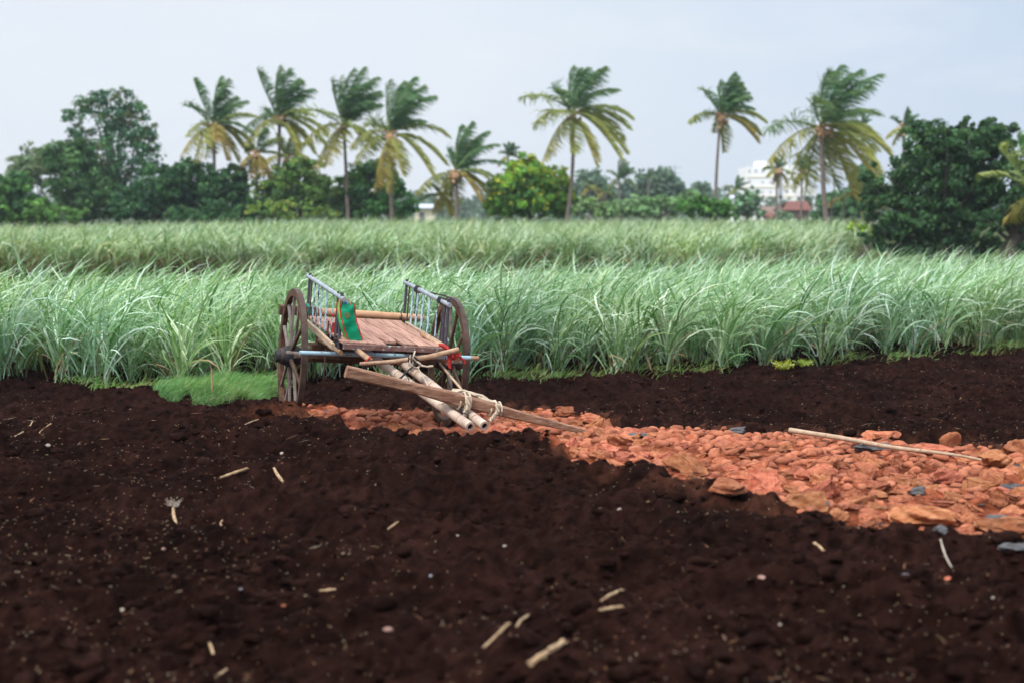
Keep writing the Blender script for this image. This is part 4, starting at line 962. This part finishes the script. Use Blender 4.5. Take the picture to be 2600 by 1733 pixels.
leaf_tree('mango_tree', 'round bright yellow-green tree left of the tall lone palm', 90, [(1345, 470, 82, 68), (1310, 490, 70, 60), (1400, 490, 55, 55), (1340, 432, 55, 32), (1270, 525, 45, 32), (1425, 520, 36, 38)],
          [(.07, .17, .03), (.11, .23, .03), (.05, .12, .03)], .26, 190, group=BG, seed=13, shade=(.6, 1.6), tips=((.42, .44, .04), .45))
HG = 'hazy distant trees'
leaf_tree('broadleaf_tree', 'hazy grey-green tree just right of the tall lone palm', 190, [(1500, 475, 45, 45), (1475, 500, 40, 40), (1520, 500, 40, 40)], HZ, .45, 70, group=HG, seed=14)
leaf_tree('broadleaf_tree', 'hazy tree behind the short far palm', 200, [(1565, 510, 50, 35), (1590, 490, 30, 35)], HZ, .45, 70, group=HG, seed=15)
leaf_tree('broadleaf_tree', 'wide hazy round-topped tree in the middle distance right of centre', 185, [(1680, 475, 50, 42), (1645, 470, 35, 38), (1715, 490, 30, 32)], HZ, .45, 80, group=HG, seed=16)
leaf_tree('bush', 'pale green feathery bushes in front of the hazy round-topped tree', 120, [(1640, 525, 60, 28), (1710, 520, 50, 25), (1580, 530, 45, 20), (1755, 500, 35, 20)], [(.12, .21, .09), (.15, .24, .11)], .3, 110, group=BG, seed=17)
leaf_tree('bush', 'pale green bushes right beside the yellow-green round tree', 118, [(1480, 525, 40, 25), (1540, 535, 50, 18)], [(.12, .20, .08), (.15, .22, .09)], .3, 110, group=BG, seed=18)
leaf_tree('bush', 'dark green low bush at the foot of the thin lone palm', 88, [(1760, 530, 40, 26), (1820, 528, 48, 28), (1790, 515, 40, 18), (1850, 540, 30, 16)], [(.06, .15, .035), (.09, .19, .045)], .22, 170, group=BG, seed=19)
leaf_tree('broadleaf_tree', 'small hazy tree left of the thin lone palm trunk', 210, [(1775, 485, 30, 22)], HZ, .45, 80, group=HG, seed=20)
leaf_tree('broadleaf_tree', 'grey-green tree in front of the left corner of the white block', 135, [(1900, 515, 32, 32), (1880, 525, 28, 28), (1915, 500, 22, 22)], [(.10, .18, .10), (.13, .21, .12)], .32, 110, group=BG, seed=21)
leaf_tree('bush', 'small grey-green shrubs in front of the tiled house', 150, [(1990, 550, 26, 12), (1975, 548, 14, 16), (1935, 545, 14, 12)], [(.10, .16, .09)], .3, 110, group=BG, seed=22)
leaf_tree('broadleaf_tree', 'green tree right of the tiled house behind the biggest palm trunk', 112, [(2110, 530, 50, 36), (2160, 520, 50, 48), (2200, 480, 45, 60), (2080, 545, 30, 20)], [(.055, .12, .05), (.07, .145, .06)], .26, 140, group=BG, seed=23)
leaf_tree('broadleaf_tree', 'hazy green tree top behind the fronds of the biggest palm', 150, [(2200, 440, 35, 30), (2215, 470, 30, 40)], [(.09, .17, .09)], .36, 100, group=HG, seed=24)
leaf_tree('bush', 'dry pale olive bush left of the huge dark tree', 75, [(2215, 510, 40, 45), (2200, 545, 30, 30)], [(.16, .18, .09), (.13, .15, .07)], .18, 150, group=BG, seed=25, jag=1.5)
leaf_tree('bush', 'bright lime green shrub at the foot of the huge dark tree', 66, [(2175, 578, 30, 14), (2210, 585, 28, 14)], [(.28, .38, .04), (.16, .28, .04)], .14, 260, group=BG, seed=26)
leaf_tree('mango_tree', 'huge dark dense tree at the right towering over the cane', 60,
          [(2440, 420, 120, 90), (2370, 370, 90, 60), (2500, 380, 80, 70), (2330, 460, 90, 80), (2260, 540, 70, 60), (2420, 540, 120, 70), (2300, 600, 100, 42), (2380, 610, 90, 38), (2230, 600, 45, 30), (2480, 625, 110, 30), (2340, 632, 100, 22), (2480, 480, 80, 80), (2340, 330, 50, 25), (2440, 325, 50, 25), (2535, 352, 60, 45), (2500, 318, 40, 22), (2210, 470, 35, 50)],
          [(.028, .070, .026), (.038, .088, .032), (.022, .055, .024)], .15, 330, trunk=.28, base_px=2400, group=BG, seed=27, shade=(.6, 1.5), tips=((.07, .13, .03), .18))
leaf_tree('mango_tree', 'second dark tree at the far right edge with its bare trunk showing', 58,
          [(2590, 520, 60, 60), (2620, 430, 70, 90), (2540, 560, 40, 40), (2620, 600, 50, 45), (2680, 500, 80, 90), (2500, 570, 40, 40)],
          [(.028, .068, .026), (.036, .084, .032)], .15, 330, trunk=.34, base_px=2556, group=BG, seed=28)

# ------------------------------------------------------------------ palms
def frond(root, C_, E_, L, age, r, s_up=None, nl=44, full=True, wind=1.0, name='frond'):
    """C_ crown centre, E_ tip (both relative to root)"""
    d = E_ - C_; ln = np.linalg.norm(d)
    horiz = abs(d[0]) / (ln + 1e-6); bow = .10 + .20 * horiz + (.06 if d[2] < 0 else 0)
    ctrl = C_ + d * .5 + UP * ln * bow + np.array([-.12 * wind * ln if d[2] > 0 else -.03 * ln, 0, 0])
    n = 15; t = np.linspace(0, 1, n)[:, None]; P = (1 - t) ** 2 * C_ + 2 * t * (1 - t) * ctrl + t * t * E_
    gr = np.array([.065, .165, .07]); ol = np.array([.31, .32, .07]); br = np.array([.34, .20, .06])
    def col(a): return gr * (1 - min(a, 1)) + ol * min(a, 1) if a < 1 else ol * (2 - a) + br * (a - 1)
    mb = MB(); rc_ = np.array([.38, .34, .09]) if age > .35 else np.array([.16, .22, .07])
    mb.tube(P, [.055, .035, .012], 5, c=rc_)
    tt = np.linspace(.10, 1.0, nl); V = []; Fc = []; Cc = []
    T = np.gradient(P, axis=0); T /= np.linalg.norm(T, axis=1)[:, None]
    for sgn in (-1, 1):
        for q in tt:
            p = np.array([np.interp(q, t[:, 0], P[:, k]) for k in range(3)]); tg = np.array([np.interp(q, t[:, 0], T[:, k]) for k in range(3)])
            sd_ = np.cross(tg, UP + np.array([.2, .1, 0])); sd_ /= np.linalg.norm(sd_) + 1e-6
            ll = L * .30 * (math.sin(math.pi * (.14 + .80 * q)) ** .7) * r.uniform(.75, 1.12) + .10
            if age > .9 and r.random() < .15: ll *= .5
            d0 = sd_ * sgn * .75 + tg * .60 + np.array([.75 * wind, 0, 0]) + UP * (-.10) + r.normal(0, .10, 3); d0 /= np.linalg.norm(d0)
            d1 = d0 * .8 + np.array([.35 * wind, 0, -.55]) + r.normal(0, .08, 3); d1 /= np.linalg.norm(d1)
            w = .036 * r.uniform(.8, 1.3); wn = np.cross(d0, sd_ + r.normal(0, .4, 3)); wn /= np.linalg.norm(wn) + 1e-6
            a = age + .45 * q * (1 if age > .2 else .3) + r.normal(0, .10); c_ = col(max(a, 0)) * r.uniform(.7, 1.3)
            b = len(V); p1 = p + d0 * ll * .55; p2 = p1 + d1 * ll * .45
            V += [p - wn * w * .6, p + wn * w * .6, p1 + wn * w, p1 - wn * w, p2 + wn * w * .2, p2 - wn * w * .2]; Cc += [c_] * 6
            Fc += [(b, b + 1, b + 2, b + 3), (b + 3, b + 2, b + 4, b + 5)]
    mb.add(V, Fc, np.array(Cc))
    return mb
def palm(label, d, cpx, bpx, tips, name='coconut_palm', group='coconut palms bent by the wind', extra=6, tr=.15, dead=(), seed=0, parts=True, curve=0, nl=44, nuts=True, cat='palm tree', base_py=None, agek=0):
    r = np.random.default_rng(seed + 400); s = d / F
    C_ = np.array(at(cpx[0], cpx[1], d)); X0 = at(bpx, 545, d).x; base = np.array([X0, d, gl(X0, d)])
    root = empty(name, base, label, cat, group); Cr = C_ - base
    n = 14; t = np.linspace(0, 1, n)[:, None]
    P = t * Cr + np.stack([curve * np.sin(t[:, 0] * np.pi), 0 * t[:, 0], 0 * t[:, 0]], 1); P[0, 2] -= .2
    MB().tube(P, [tr * 1.25, tr * .9, tr * .78, tr * .7, tr * .78], 10, wob=.03).build('trunk', M['palm_bark'], root)
    Lm = max(math.hypot(a, b) for a, b in tips) * s
    rest = []
    allf = [(a, b, False) for a, b in tips] + [(a, b, True) for a, b in dead]
    for q in range(max(extra - 2, 0)):
        an = r.uniform(-.3, 1.2) if q % 3 else r.uniform(0, 2 * math.pi); l_ = Lm / s * r.uniform(.5, .85); allf.append((math.cos(an) * l_, -math.sin(an) * l_, False))
    for a, b, dd in allf:
        L2 = math.hypot(a, b) * s; dep = math.sqrt(max(Lm ** 2 * 1.05 - L2 ** 2, .05)) * r.choice([-1, 1]) * r.uniform(.35, .8)
        E_ = Cr + np.array([a * s, dep, -b * s])
        low = b / (Lm / s)          # lower fronds are the older ones
        age = 1.35 if dd else float(np.clip(.30 + .75 * low + r.normal(0, .12) + agek, 0, 1.1))
        m_ = frond(root, Cr + r.normal(0, .06, 3), E_, Lm, age, r, nl=nl)
        if parts: m_.build('frond', M['palm_leaf'], root, smooth=False)
        else: rest.append(m_)
    if rest:
        big = MB()
        for m_ in rest:
            for v, c_ in zip(m_.v, m_.c): big.v.append(v); big.c.append(c_)
            big.f += [[i + big.n for i in q] for q in m_.f]; big.n += m_.n
        big.build('crown', M['palm_leaf'], root, smooth=False)
    if nuts:
        mb = MB().add(IV1 * .26 + Cr + [0, -.1, -.25], IF1.tolist(), (1, 1, 1))
        for k in range(14):
            q = Cr + r.normal(0, .22, 3) + [0, -.1, -.25]; mb.add(IV1 * .11 * [1, 1, 1.2] + q, IF1.tolist(), (1, 1, 1))
        mb.build('coconut_cluster', M['pole_wood'] if r.random() < .5 else M['log'], root)
        mb = MB()
        for k in range(10):
            a = r.uniform(0, 6.28); mb.tube([Cr - [0, 0, .25], Cr + [math.cos(a) * .3, math.sin(a) * .3, .15], Cr + [math.cos(a) * .6, math.sin(a) * .6, .05]], [.05, .03, .015], 5)
        mb.build('leaf_sheath', M['log'], root)
    return root
palm('leftmost coconut palm, with a hanging orange frond under its crown', 96, (543, 320), 545, [(-46, -115), (15, -122), (42, -111), (73, -65), (107, -23), (88, 50), (-80, -54), (-78, 19), (-92, 73), (-38, 88), (69, 65), (30, -90)], dead=[(38, 84), (20, 40)], seed=1, extra=6)
palm('second tall coconut palm from the left, upright with a brown crown heart', 97, (710, 301), 705, [(-6, -128), (-44, -111), (29, -118), (52, -92), (88, -69), (-48, -11), (-101, 27), (105, 34), (120, 76), (78, 84), (48, 84), (-78, 69), (10, -100)], dead=[(25, 45)], seed=2, extra=6)
palm('short ragged coconut palm with brown hanging fronds between the first two tall palms', 95, (652, 389), 648, [(-38, -10), (25, -60), (60, -35), (-30, 45), (80, 20)], dead=[(35, 82), (-12, 62), (20, 55), (-55, 40)], seed=3, extra=2, tr=.14)
palm('small yellowish coconut palm half hidden behind the olive bush', 104, (728, 400), 735, [(-80, 30), (60, 10), (40, -40), (-30, -35), (75, 35), (20, -50)], seed=4, extra=3, agek=.4)
palm('third coconut palm from the left, crown swept right and trunk dark', 94, (873, 320), 886, [(50, -142), (84, -117), (-11, -120), (27, -134), (77, -54), (-96, -33), (-92, 42), (-65, 103), (-34, 96), (92, -76), (40, 20), (-21, -107), (60, -100)], dead=[(30, 15)], seed=5, extra=6)
palm('fourth coconut palm from the left, biggest crown of the left group', 91, (991, 339), 995, [(57, -143), (27, -134), (-8, -134), (84, -115), (111, -88), (141, 4), (138, 77), (107, 107), (34, 103), (-8, 145), (-38, 138), (-96, 69), (-107, 30), (-60, -25), (40, -110), (70, -90)], dead=[(-30, 130)], seed=6, extra=5)
palm('low coconut palm left of the round yellow-green tree', 90, (1158, 438), 1162, [(11, -118), (38, -122), (76, -103), (101, -69), (-21, -57), (122, -23), (107, 27), (88, 73), (-19, 107), (-42, 84), (-103, 50), (25, -105), (55, -85)], dead=[(60, 70)], seed=7, extra=6, tr=.14)
palm('thin leaning coconut palm stub under the low palm crown', 93, (1122, 500), 1124, [(-60, 5), (-30, -30), (20, -35), (15, 40)], dead=[(-25, 40)], seed=8, extra=1, tr=.09, nuts=False, parts=False)
palm('small far coconut palm peeping over the yellow-green tree', 150, (1290, 395), 1290, [(0, -33), (25, -22), (45, -5), (-20, -8), (40, 20), (-25, 25), (12, -30)], seed=9, extra=4, parts=False, nuts=False, group='small far coconut palms')
palm('tall lone coconut palm with a curved trunk right of the yellow-green tree', 88, (1454, 289), 1430, [(2, -120), (38, -122), (73, -109), (111, -67), (147, 6), (143, 31), (128, 57), (134, 94), (117, 111), (55, 126), (-8, 99), (-75, 115), (-98, 31), (-48, -57), (20, -118), (55, -100)], seed=10, extra=3, curve=.25)
palm('hazy slender far coconut palm above the distant trees', 165, (1571, 457), 1574, [(2, -54), (22, -45), (38, -20), (-30, -22), (40, 15), (-22, 18), (12, -50)], seed=11, extra=5, parts=False, nuts=False, group='small far coconut palms')
palm('hazy stubby far coconut palm left of the slender one', 170, (1535, 490), 1533, [(0, -28), (20, -15), (-20, -12), (22, 12), (-20, 15)], seed=12, extra=4, parts=False, nuts=False, group='small far coconut palms')
palm('drooping brownish far coconut palm among the hazy trees', 160, (1496, 480), 1497, [(-20, 15), (25, 22), (15, -8), (-10, -10), (30, 8)], seed=13, extra=2, parts=False, nuts=False, group='small far coconut palms', agek=.6)
palm('far palm tip rising from the wide hazy tree', 180, (1646, 450), 1648, [(0, -22), (16, -12), (-18, -8), (20, 5)], seed=14, extra=3, parts=False, nuts=False, group='small far coconut palms')
palm('thin-trunked lone coconut palm left of the white apartment block', 89, (1830, 293), 1818, [(23, -98), (50, -84), (71, -61), (86, -21), (107, 17), (99, 46), (94, 65), (-77, 12), (-54, -59), (-8, 34), (5, -88), (35, -92), (60, -40)], dead=[(85, 60)], seed=15, extra=5, tr=.12, curve=-.12)
palm('small far coconut palm at the left corner of the white block', 160, (1868, 482), 1868, [(5, -36), (28, -18), (-30, -8), (30, 8), (-22, 12), (15, -30)], seed=16, extra=5, parts=False, nuts=False, group='small far coconut palms')
palm('slim coconut palm standing in front of the white block', 125, (1972, 432), 1973, [(-12, -32), (24, -20), (-30, -4), (36, 10), (24, 32), (-8, 34), (-28, 16), (4, 40), (10, -28)], seed=17, extra=3, parts=False, nuts=True, tr=.13)
palm('dark-crowned slim coconut palm at the right end of the white block', 118, (2037, 432), 2033, [(8, -38), (28, -20), (-24, -16), (-24, 36), (28, 28), (36, 8), (-18, 46), (6, 40), (16, -32)], seed=18, extra=3, parts=False, tr=.11)
palm('biggest and nearest coconut palm, right of the white block', 82, (2086, 324), 2105, [(57, -160), (73, -134), (34, -149), (115, -120), (159, -40), (147, 54), (145, 69), (138, 153), (97, 176), (57, 145), (19, 134), (-19, 160), (-67, 145), (-122, 84), (-126, 0), (-50, -61), (-15, -126), (45, -120), (85, -90), (120, 110)], dead=[(95, 170)], seed=19, extra=4, tr=.17, curve=-.1)
palm('small far coconut palm behind the right fronds of the biggest palm', 150, (2190, 318), 2190, [(0, -30), (22, -15), (-22, -12), (25, 12), (-18, 18), (12, -25)], seed=20, extra=4, parts=False, nuts=False, group='small far coconut palms')
palm('hazy tall coconut palm rising behind the huge dark tree', 120, (2293, 325), 2300, [(5, -48), (30, -32), (-25, -25), (38, 0), (-45, 25), (35, 30), (-20, 40), (15, -45)], seed=21, extra=6, parts=False, group='small far coconut palms')
palm('young dying palm with a few bare drooping fronds beside the pale pole', 84, (2142, 500), 2143, [(-30, -52), (28, -12)], dead=[(-50, 30), (20, -8)], seed=22, extra=0, tr=.08, nuts=False, nl=14)
palm('palm at the extreme right edge reaching yellow fronds into the photo', 55, (2640, 505), 2690, [(-48, -160), (-85, -130), (-165, -62), (-40, 45), (80, -60), (60, 50), (30, -150), (-50, 60)], seed=23, extra=2, tr=.16, agek=.5, nl=34)
p0 = at(2110, 566, 83); p1 = at(2108, 493, 83); p0.z = gl(p0.x, 83)
prop(MB().tube([(0, 0, -.2), (0, 0, p1.z - p0.z)], [.07, .05], 8, wob=.03).build('wooden_pole', M['spoke_wood'], loc=None), 'pale wooden pole standing just right of the biggest palm trunk', 'pole').location = p0

# ------------------------------------------------------------------ far buildings
def bx_(lo, hi, root, name, m, label=None, parent=None):
    o = MB().box(lo, hi).build(name, M[m], parent or root, smooth=False)
    if label: o['label'] = label
    return o
D = 350; s = D / F
a = at(1894, 545, D); gz0 = gl(a.x, D); bl = empty('apartment_building', (a.x, D, gz0), 'white multi-storey apartment block far behind the palms', 'building')
def X(px): return (px - 1894) * s
def Z(py): return at(1894, py, D).z - gz0
yb = 12.
bx_((0, 0, 0), (X(1976), yb, Z(424)), bl, 'wall', 'white_wall'); bx_((X(1976), 1.2, 0), (X(1987), yb, Z(426)), bl, 'stair_strip', 'grey_strip')
bx_((X(1987), 0, 0), (X(2030), yb, Z(419)), bl, 'wall', 'white_wall'); bx_((X(1926), 2, Z(424)), (X(1952), 8, Z(409)), bl, 'stair_tower', 'white_wall')
for py in (450, 476, 499): 
    bx_((-.15, -.15, Z(py + 1)), (X(1976) , -.0, Z(py - 2))  , bl, 'band', 'cream_band'); bx_((X(1987), -.15, Z(py + 1)), (X(2030) + .15, 0, Z(py - 2)), bl, 'band', 'cream_band')
for px, py in ((1901.5, 436), (1917.5, 436), (1902, 463), (1902, 488)):
    w_ = bx_((X(px - 1.7), -.12, Z(py + 2.2)), (X(px + 1.7), .02, Z(py - 2)), bl, 'window', 'window'); bx_((X(px - 1.2), -.1, Z(py - 3.6)), (X(px + 1.2), .02, Z(py - 6)), bl, 'window', 'window')
for py in (440, 455, 487, 513):
    for px in (1996, 2015):
        bx_((X(px - 4), -.12, Z(py + 1.6)), (X(px + 4), .02, Z(py - 1.6)), bl, 'window', 'window')
        bx_((X(px - 3.4), -.35, Z(py - 2.2)), (X(px + 3.4), 0, Z(py - 2.9)), bl, 'sunshade', 'grey_strip')
for px in (1935, 1955): 
    for py in (436, 463, 488): bx_((X(px - 1.7), -.12, Z(py + 2.2)), (X(px + 1.7), .02, Z(py - 2)), bl, 'window', 'window')
a = at(2031, 545, 345); b2 = empty('gabled_building', (a.x, 345, gl(a.x, 345)), 'cream gabled building attached to the right of the white block', 'building')
w_ = (2070 - 2031) * s; h1, h2 = at(0, 470, 345).z - a.z + CAMH - .5, at(0, 455, 345).z - .5
h1 = at(0, 473, 345).z - .5
MB().add([(0, 0, 0), (w_, 0, 0), (w_, 0, h1 * .93), (w_ * .1, 0, h2), (0, 0, h2 * .97), (0, 9, 0), (w_, 9, 0), (w_, 9, h1 * .93), (w_ * .1, 9, h2), (0, 9, h2 * .97)],
    [(0, 1, 2, 3, 4), (9, 8, 7, 6, 5), (0, 5, 6, 1), (1, 6, 7, 2), (4, 9, 5, 0)]).build('wall', M['white_wall'], b2, smooth=False)
MB().add([(w_ + .3, -.4, h1 * .93), (w_ * .1, -.4, h2 + .1), (-.1, -.4, h2), (w_ + .3, 9.4, h1 * .93), (w_ * .1, 9.4, h2 + .1), (-.1, 9.4, h2), (w_ + .3, -.4, h1 * .93 + .3), (w_ * .1, -.4, h2 + .4), (-.1, -.4, h2 + .3), (w_ + .3, 9.4, h1 * .93 + .3), (w_ * .1, 9.4, h2 + .4), (-.1, 9.4, h2 + .3)],
    [(0, 1, 7, 6), (1, 2, 8, 7), (6, 7, 10, 9), (7, 8, 11, 10), (3, 9, 10, 4), (4, 10, 11, 5), (0, 6, 9, 3)]).build('roof', M['grey_strip'], b2, smooth=False)
bx_((w_ * .35, -.12, h1 * .45), (w_ * .62, .02, h1 * .72), b2, 'window', 'window'); bx_((w_ * .25, -.6, h1 * .40), (w_ * .8, -.13, h1 * .44), b2, 'balcony', 'white_wall')
# tiled farmhouse
D = 170; s = D / F
def house(label, px0, px1, eave, ridge, depth, m_roof, m_wall, D, slope_px=0, name='tiled_house', gable=True):
    s = D / F; a = at(px0, 545, D); z0 = gl(a.x, D); e_ = empty(name, (a.x, D, z0), label, 'house')
    w = (px1 - px0) * s; ze = at(0, eave, D).z - z0; zr = at(0, ridge, D).z - z0; sx = slope_px * s
    bx_((.15, .2, -.3), (w - .15, depth - .2, ze), e_, 'wall', m_wall)
    MB().add([(.15, .2, ze), (.15, depth - .2, ze), (.15, depth / 2, zr - .1), (w - .15, .2, ze), (w - .15, depth - .2, ze), (w - .15, depth / 2, zr - .1)], [(0, 1, 2), (3, 5, 4)]).build('gable', M[m_wall], e_, smooth=False)
    t = .12; V = [(-.1, -.35, ze - .12), (w + .1, -.35, ze - .12), (w + .1, depth / 2, zr), (sx, depth / 2, zr), (-.1, depth + .35, ze - .12), (w + .1, depth + .35, ze - .12)]
    V2 = [(x_, y_, z_ + t) for x_, y_, z_ in V]
    MB().add(V + V2, [(6, 7, 8, 9), (9, 8, 11, 10), (0, 3, 2, 1), (3, 4, 5, 2), (0, 1, 7, 6), (1, 2, 8, 7), (2, 5, 11, 8), (5, 4, 10, 11), (4, 3, 9, 10), (3, 0, 6, 9)]).build('roof', M[m_roof], e_, smooth=False)
    return e_, w, ze
e_, w, ze = house('red tiled farmhouse with a brown gable wall in front of the white block', 1986, 2058, 533, 513, 5.5, 'roof_tile', 'mud_wall', 170, 26)
bx_((1.3, -.9, ze * .62), (w * .62, .19, ze * .70), e_, 'porch_roof', 'roof_tile'); bx_((.9, .12, .6), (2.2, .195, ze * .55), e_, 'limewashed_wall', 'white_wall'); bx_((w * .55, .10, 0), (w * .72, .195, ze * .55), e_, 'doorway', 'window')
house('long brown roofed shed left of the red tiled farmhouse', 1932, 1985, 543, 527, 4.5, 'brown_roof', 'mud_wall', 178, 8, 'shed')
e_, w, ze = house('small hut with a bright red roof at the left of the farmhouse', 1938, 1966, 553, 543, 2.6, 'roof_tile', 'white_wall', 150, 4, 'hut')
e_, w, ze = house('small cream house glimpsed under the low palm left of the round tree', 1050, 1104, 528, 520, 5, 'grey_strip', 'cream_band', 200, 4, 'small_house')
bx_((.8, .05, .3), (1.5, .195, 2.0), e_, 'window', 'window')
e_, w, ze = house('small white and blue shed beside the far palm left of the white block', 1855, 1878, 503, 497, 5, 'grey_strip', 'white_wall', 260, 3, 'small_shed')
# pylon
a = at(1712, 545, 620); py_ = empty('power_pylon', (a.x, 620, gl(a.x, 620)), 'faint lattice power pylon on the horizon right of centre', 'pylon')
mb = MB(); Hh = 23.
for sx, sy in ((-1, -1), (1, -1), (1, 1), (-1, 1)): mb.tube([(sx * 2, sy * 2, 0), (sx * .5, sy * .5, Hh * .7), (sx * .2, sy * .2, Hh)], .10, 4)
for k in range(9):
    z0 = Hh * k / 10; z1 = Hh * (k + 1) / 10; w0 = 2 - 1.6 * k / 10; w1 = 2 - 1.6 * (k + 1) / 10
    for q in (-1, 1): mb.tube([(-w0 * q, -w0, z0), (w1 * q, -w1, z1)], .06, 4); mb.tube([(-w0 * q, w0, z0), (w1 * q, w1, z1)], .06, 4)
mb.build('mast', M['pylon'], py_)
for z in (.72, .84, .95): MB().tube([(-3, 0, Hh * z), (3, 0, Hh * z)], .12, 5).build('crossarm', M['pylon'], py_)
# distant tree line closing the horizon
n = 26000; r = np.random.default_rng(88); x = r.uniform(-190, 190, n); yy = r.uniform(330, 430, n); k = (x < 60)
top = 3.5 + 5.0 * vnoise(x * .06, x * 0, 90) + 2 * vnoise(x * .3, x * 0, 91); z = r.random(n) ** .7 * top
P = np.stack([x, yy, z + .5], 1); t1 = r.normal(0, 1, (n, 3)); t1 /= np.linalg.norm(t1, axis=1)[:, None]; t2 = np.cross(t1, r.normal(0, 1, (n, 3))); t2 /= np.linalg.norm(t2, axis=1)[:, None]
sz = r.uniform(.5, 1.1, (n, 1)); V = np.stack([P - t1 * sz, P - t2 * sz * .6, P + t1 * sz, P + t2 * sz * .6], 1).reshape(-1, 3)
col = np.repeat(np.array([.08, .13, .08]) * (r.uniform(.6, 1.4, (n, 1))), 4, 0)
prop(quads_obj('distant_woodland', V, None, np.arange(n * 4).reshape(-1, 4), col, M['leaf'], smooth=False), 'low hazy tree line along the horizon', 'woodland', kind='stuff')

# ------------------------------------------------------------------ haze
hm = bpy.data.materials.new('haze'); hm.use_nodes = True; hn = hm.node_tree; hn.nodes.remove(hn.nodes['Principled BSDF'])
pv_ = hn.nodes.new('ShaderNodeVolumePrincipled'); pv_.inputs['Color'].default_value = (.80, .88, .97, 1); pv_.inputs['Density'].default_value = HAZE; pv_.inputs['Anisotropy'].default_value = .2
hn.links.new(pv_.outputs[0], hn.nodes['Material Output'].inputs['Volume'])
hz = MB().box((-260, -12, -2), (260, 700, 45)).build('haze', hm, smooth=False); prop(hz, 'thin pale haze over the fields', 'haze', kind='stuff')
S.cycles.volume_step_rate = 4
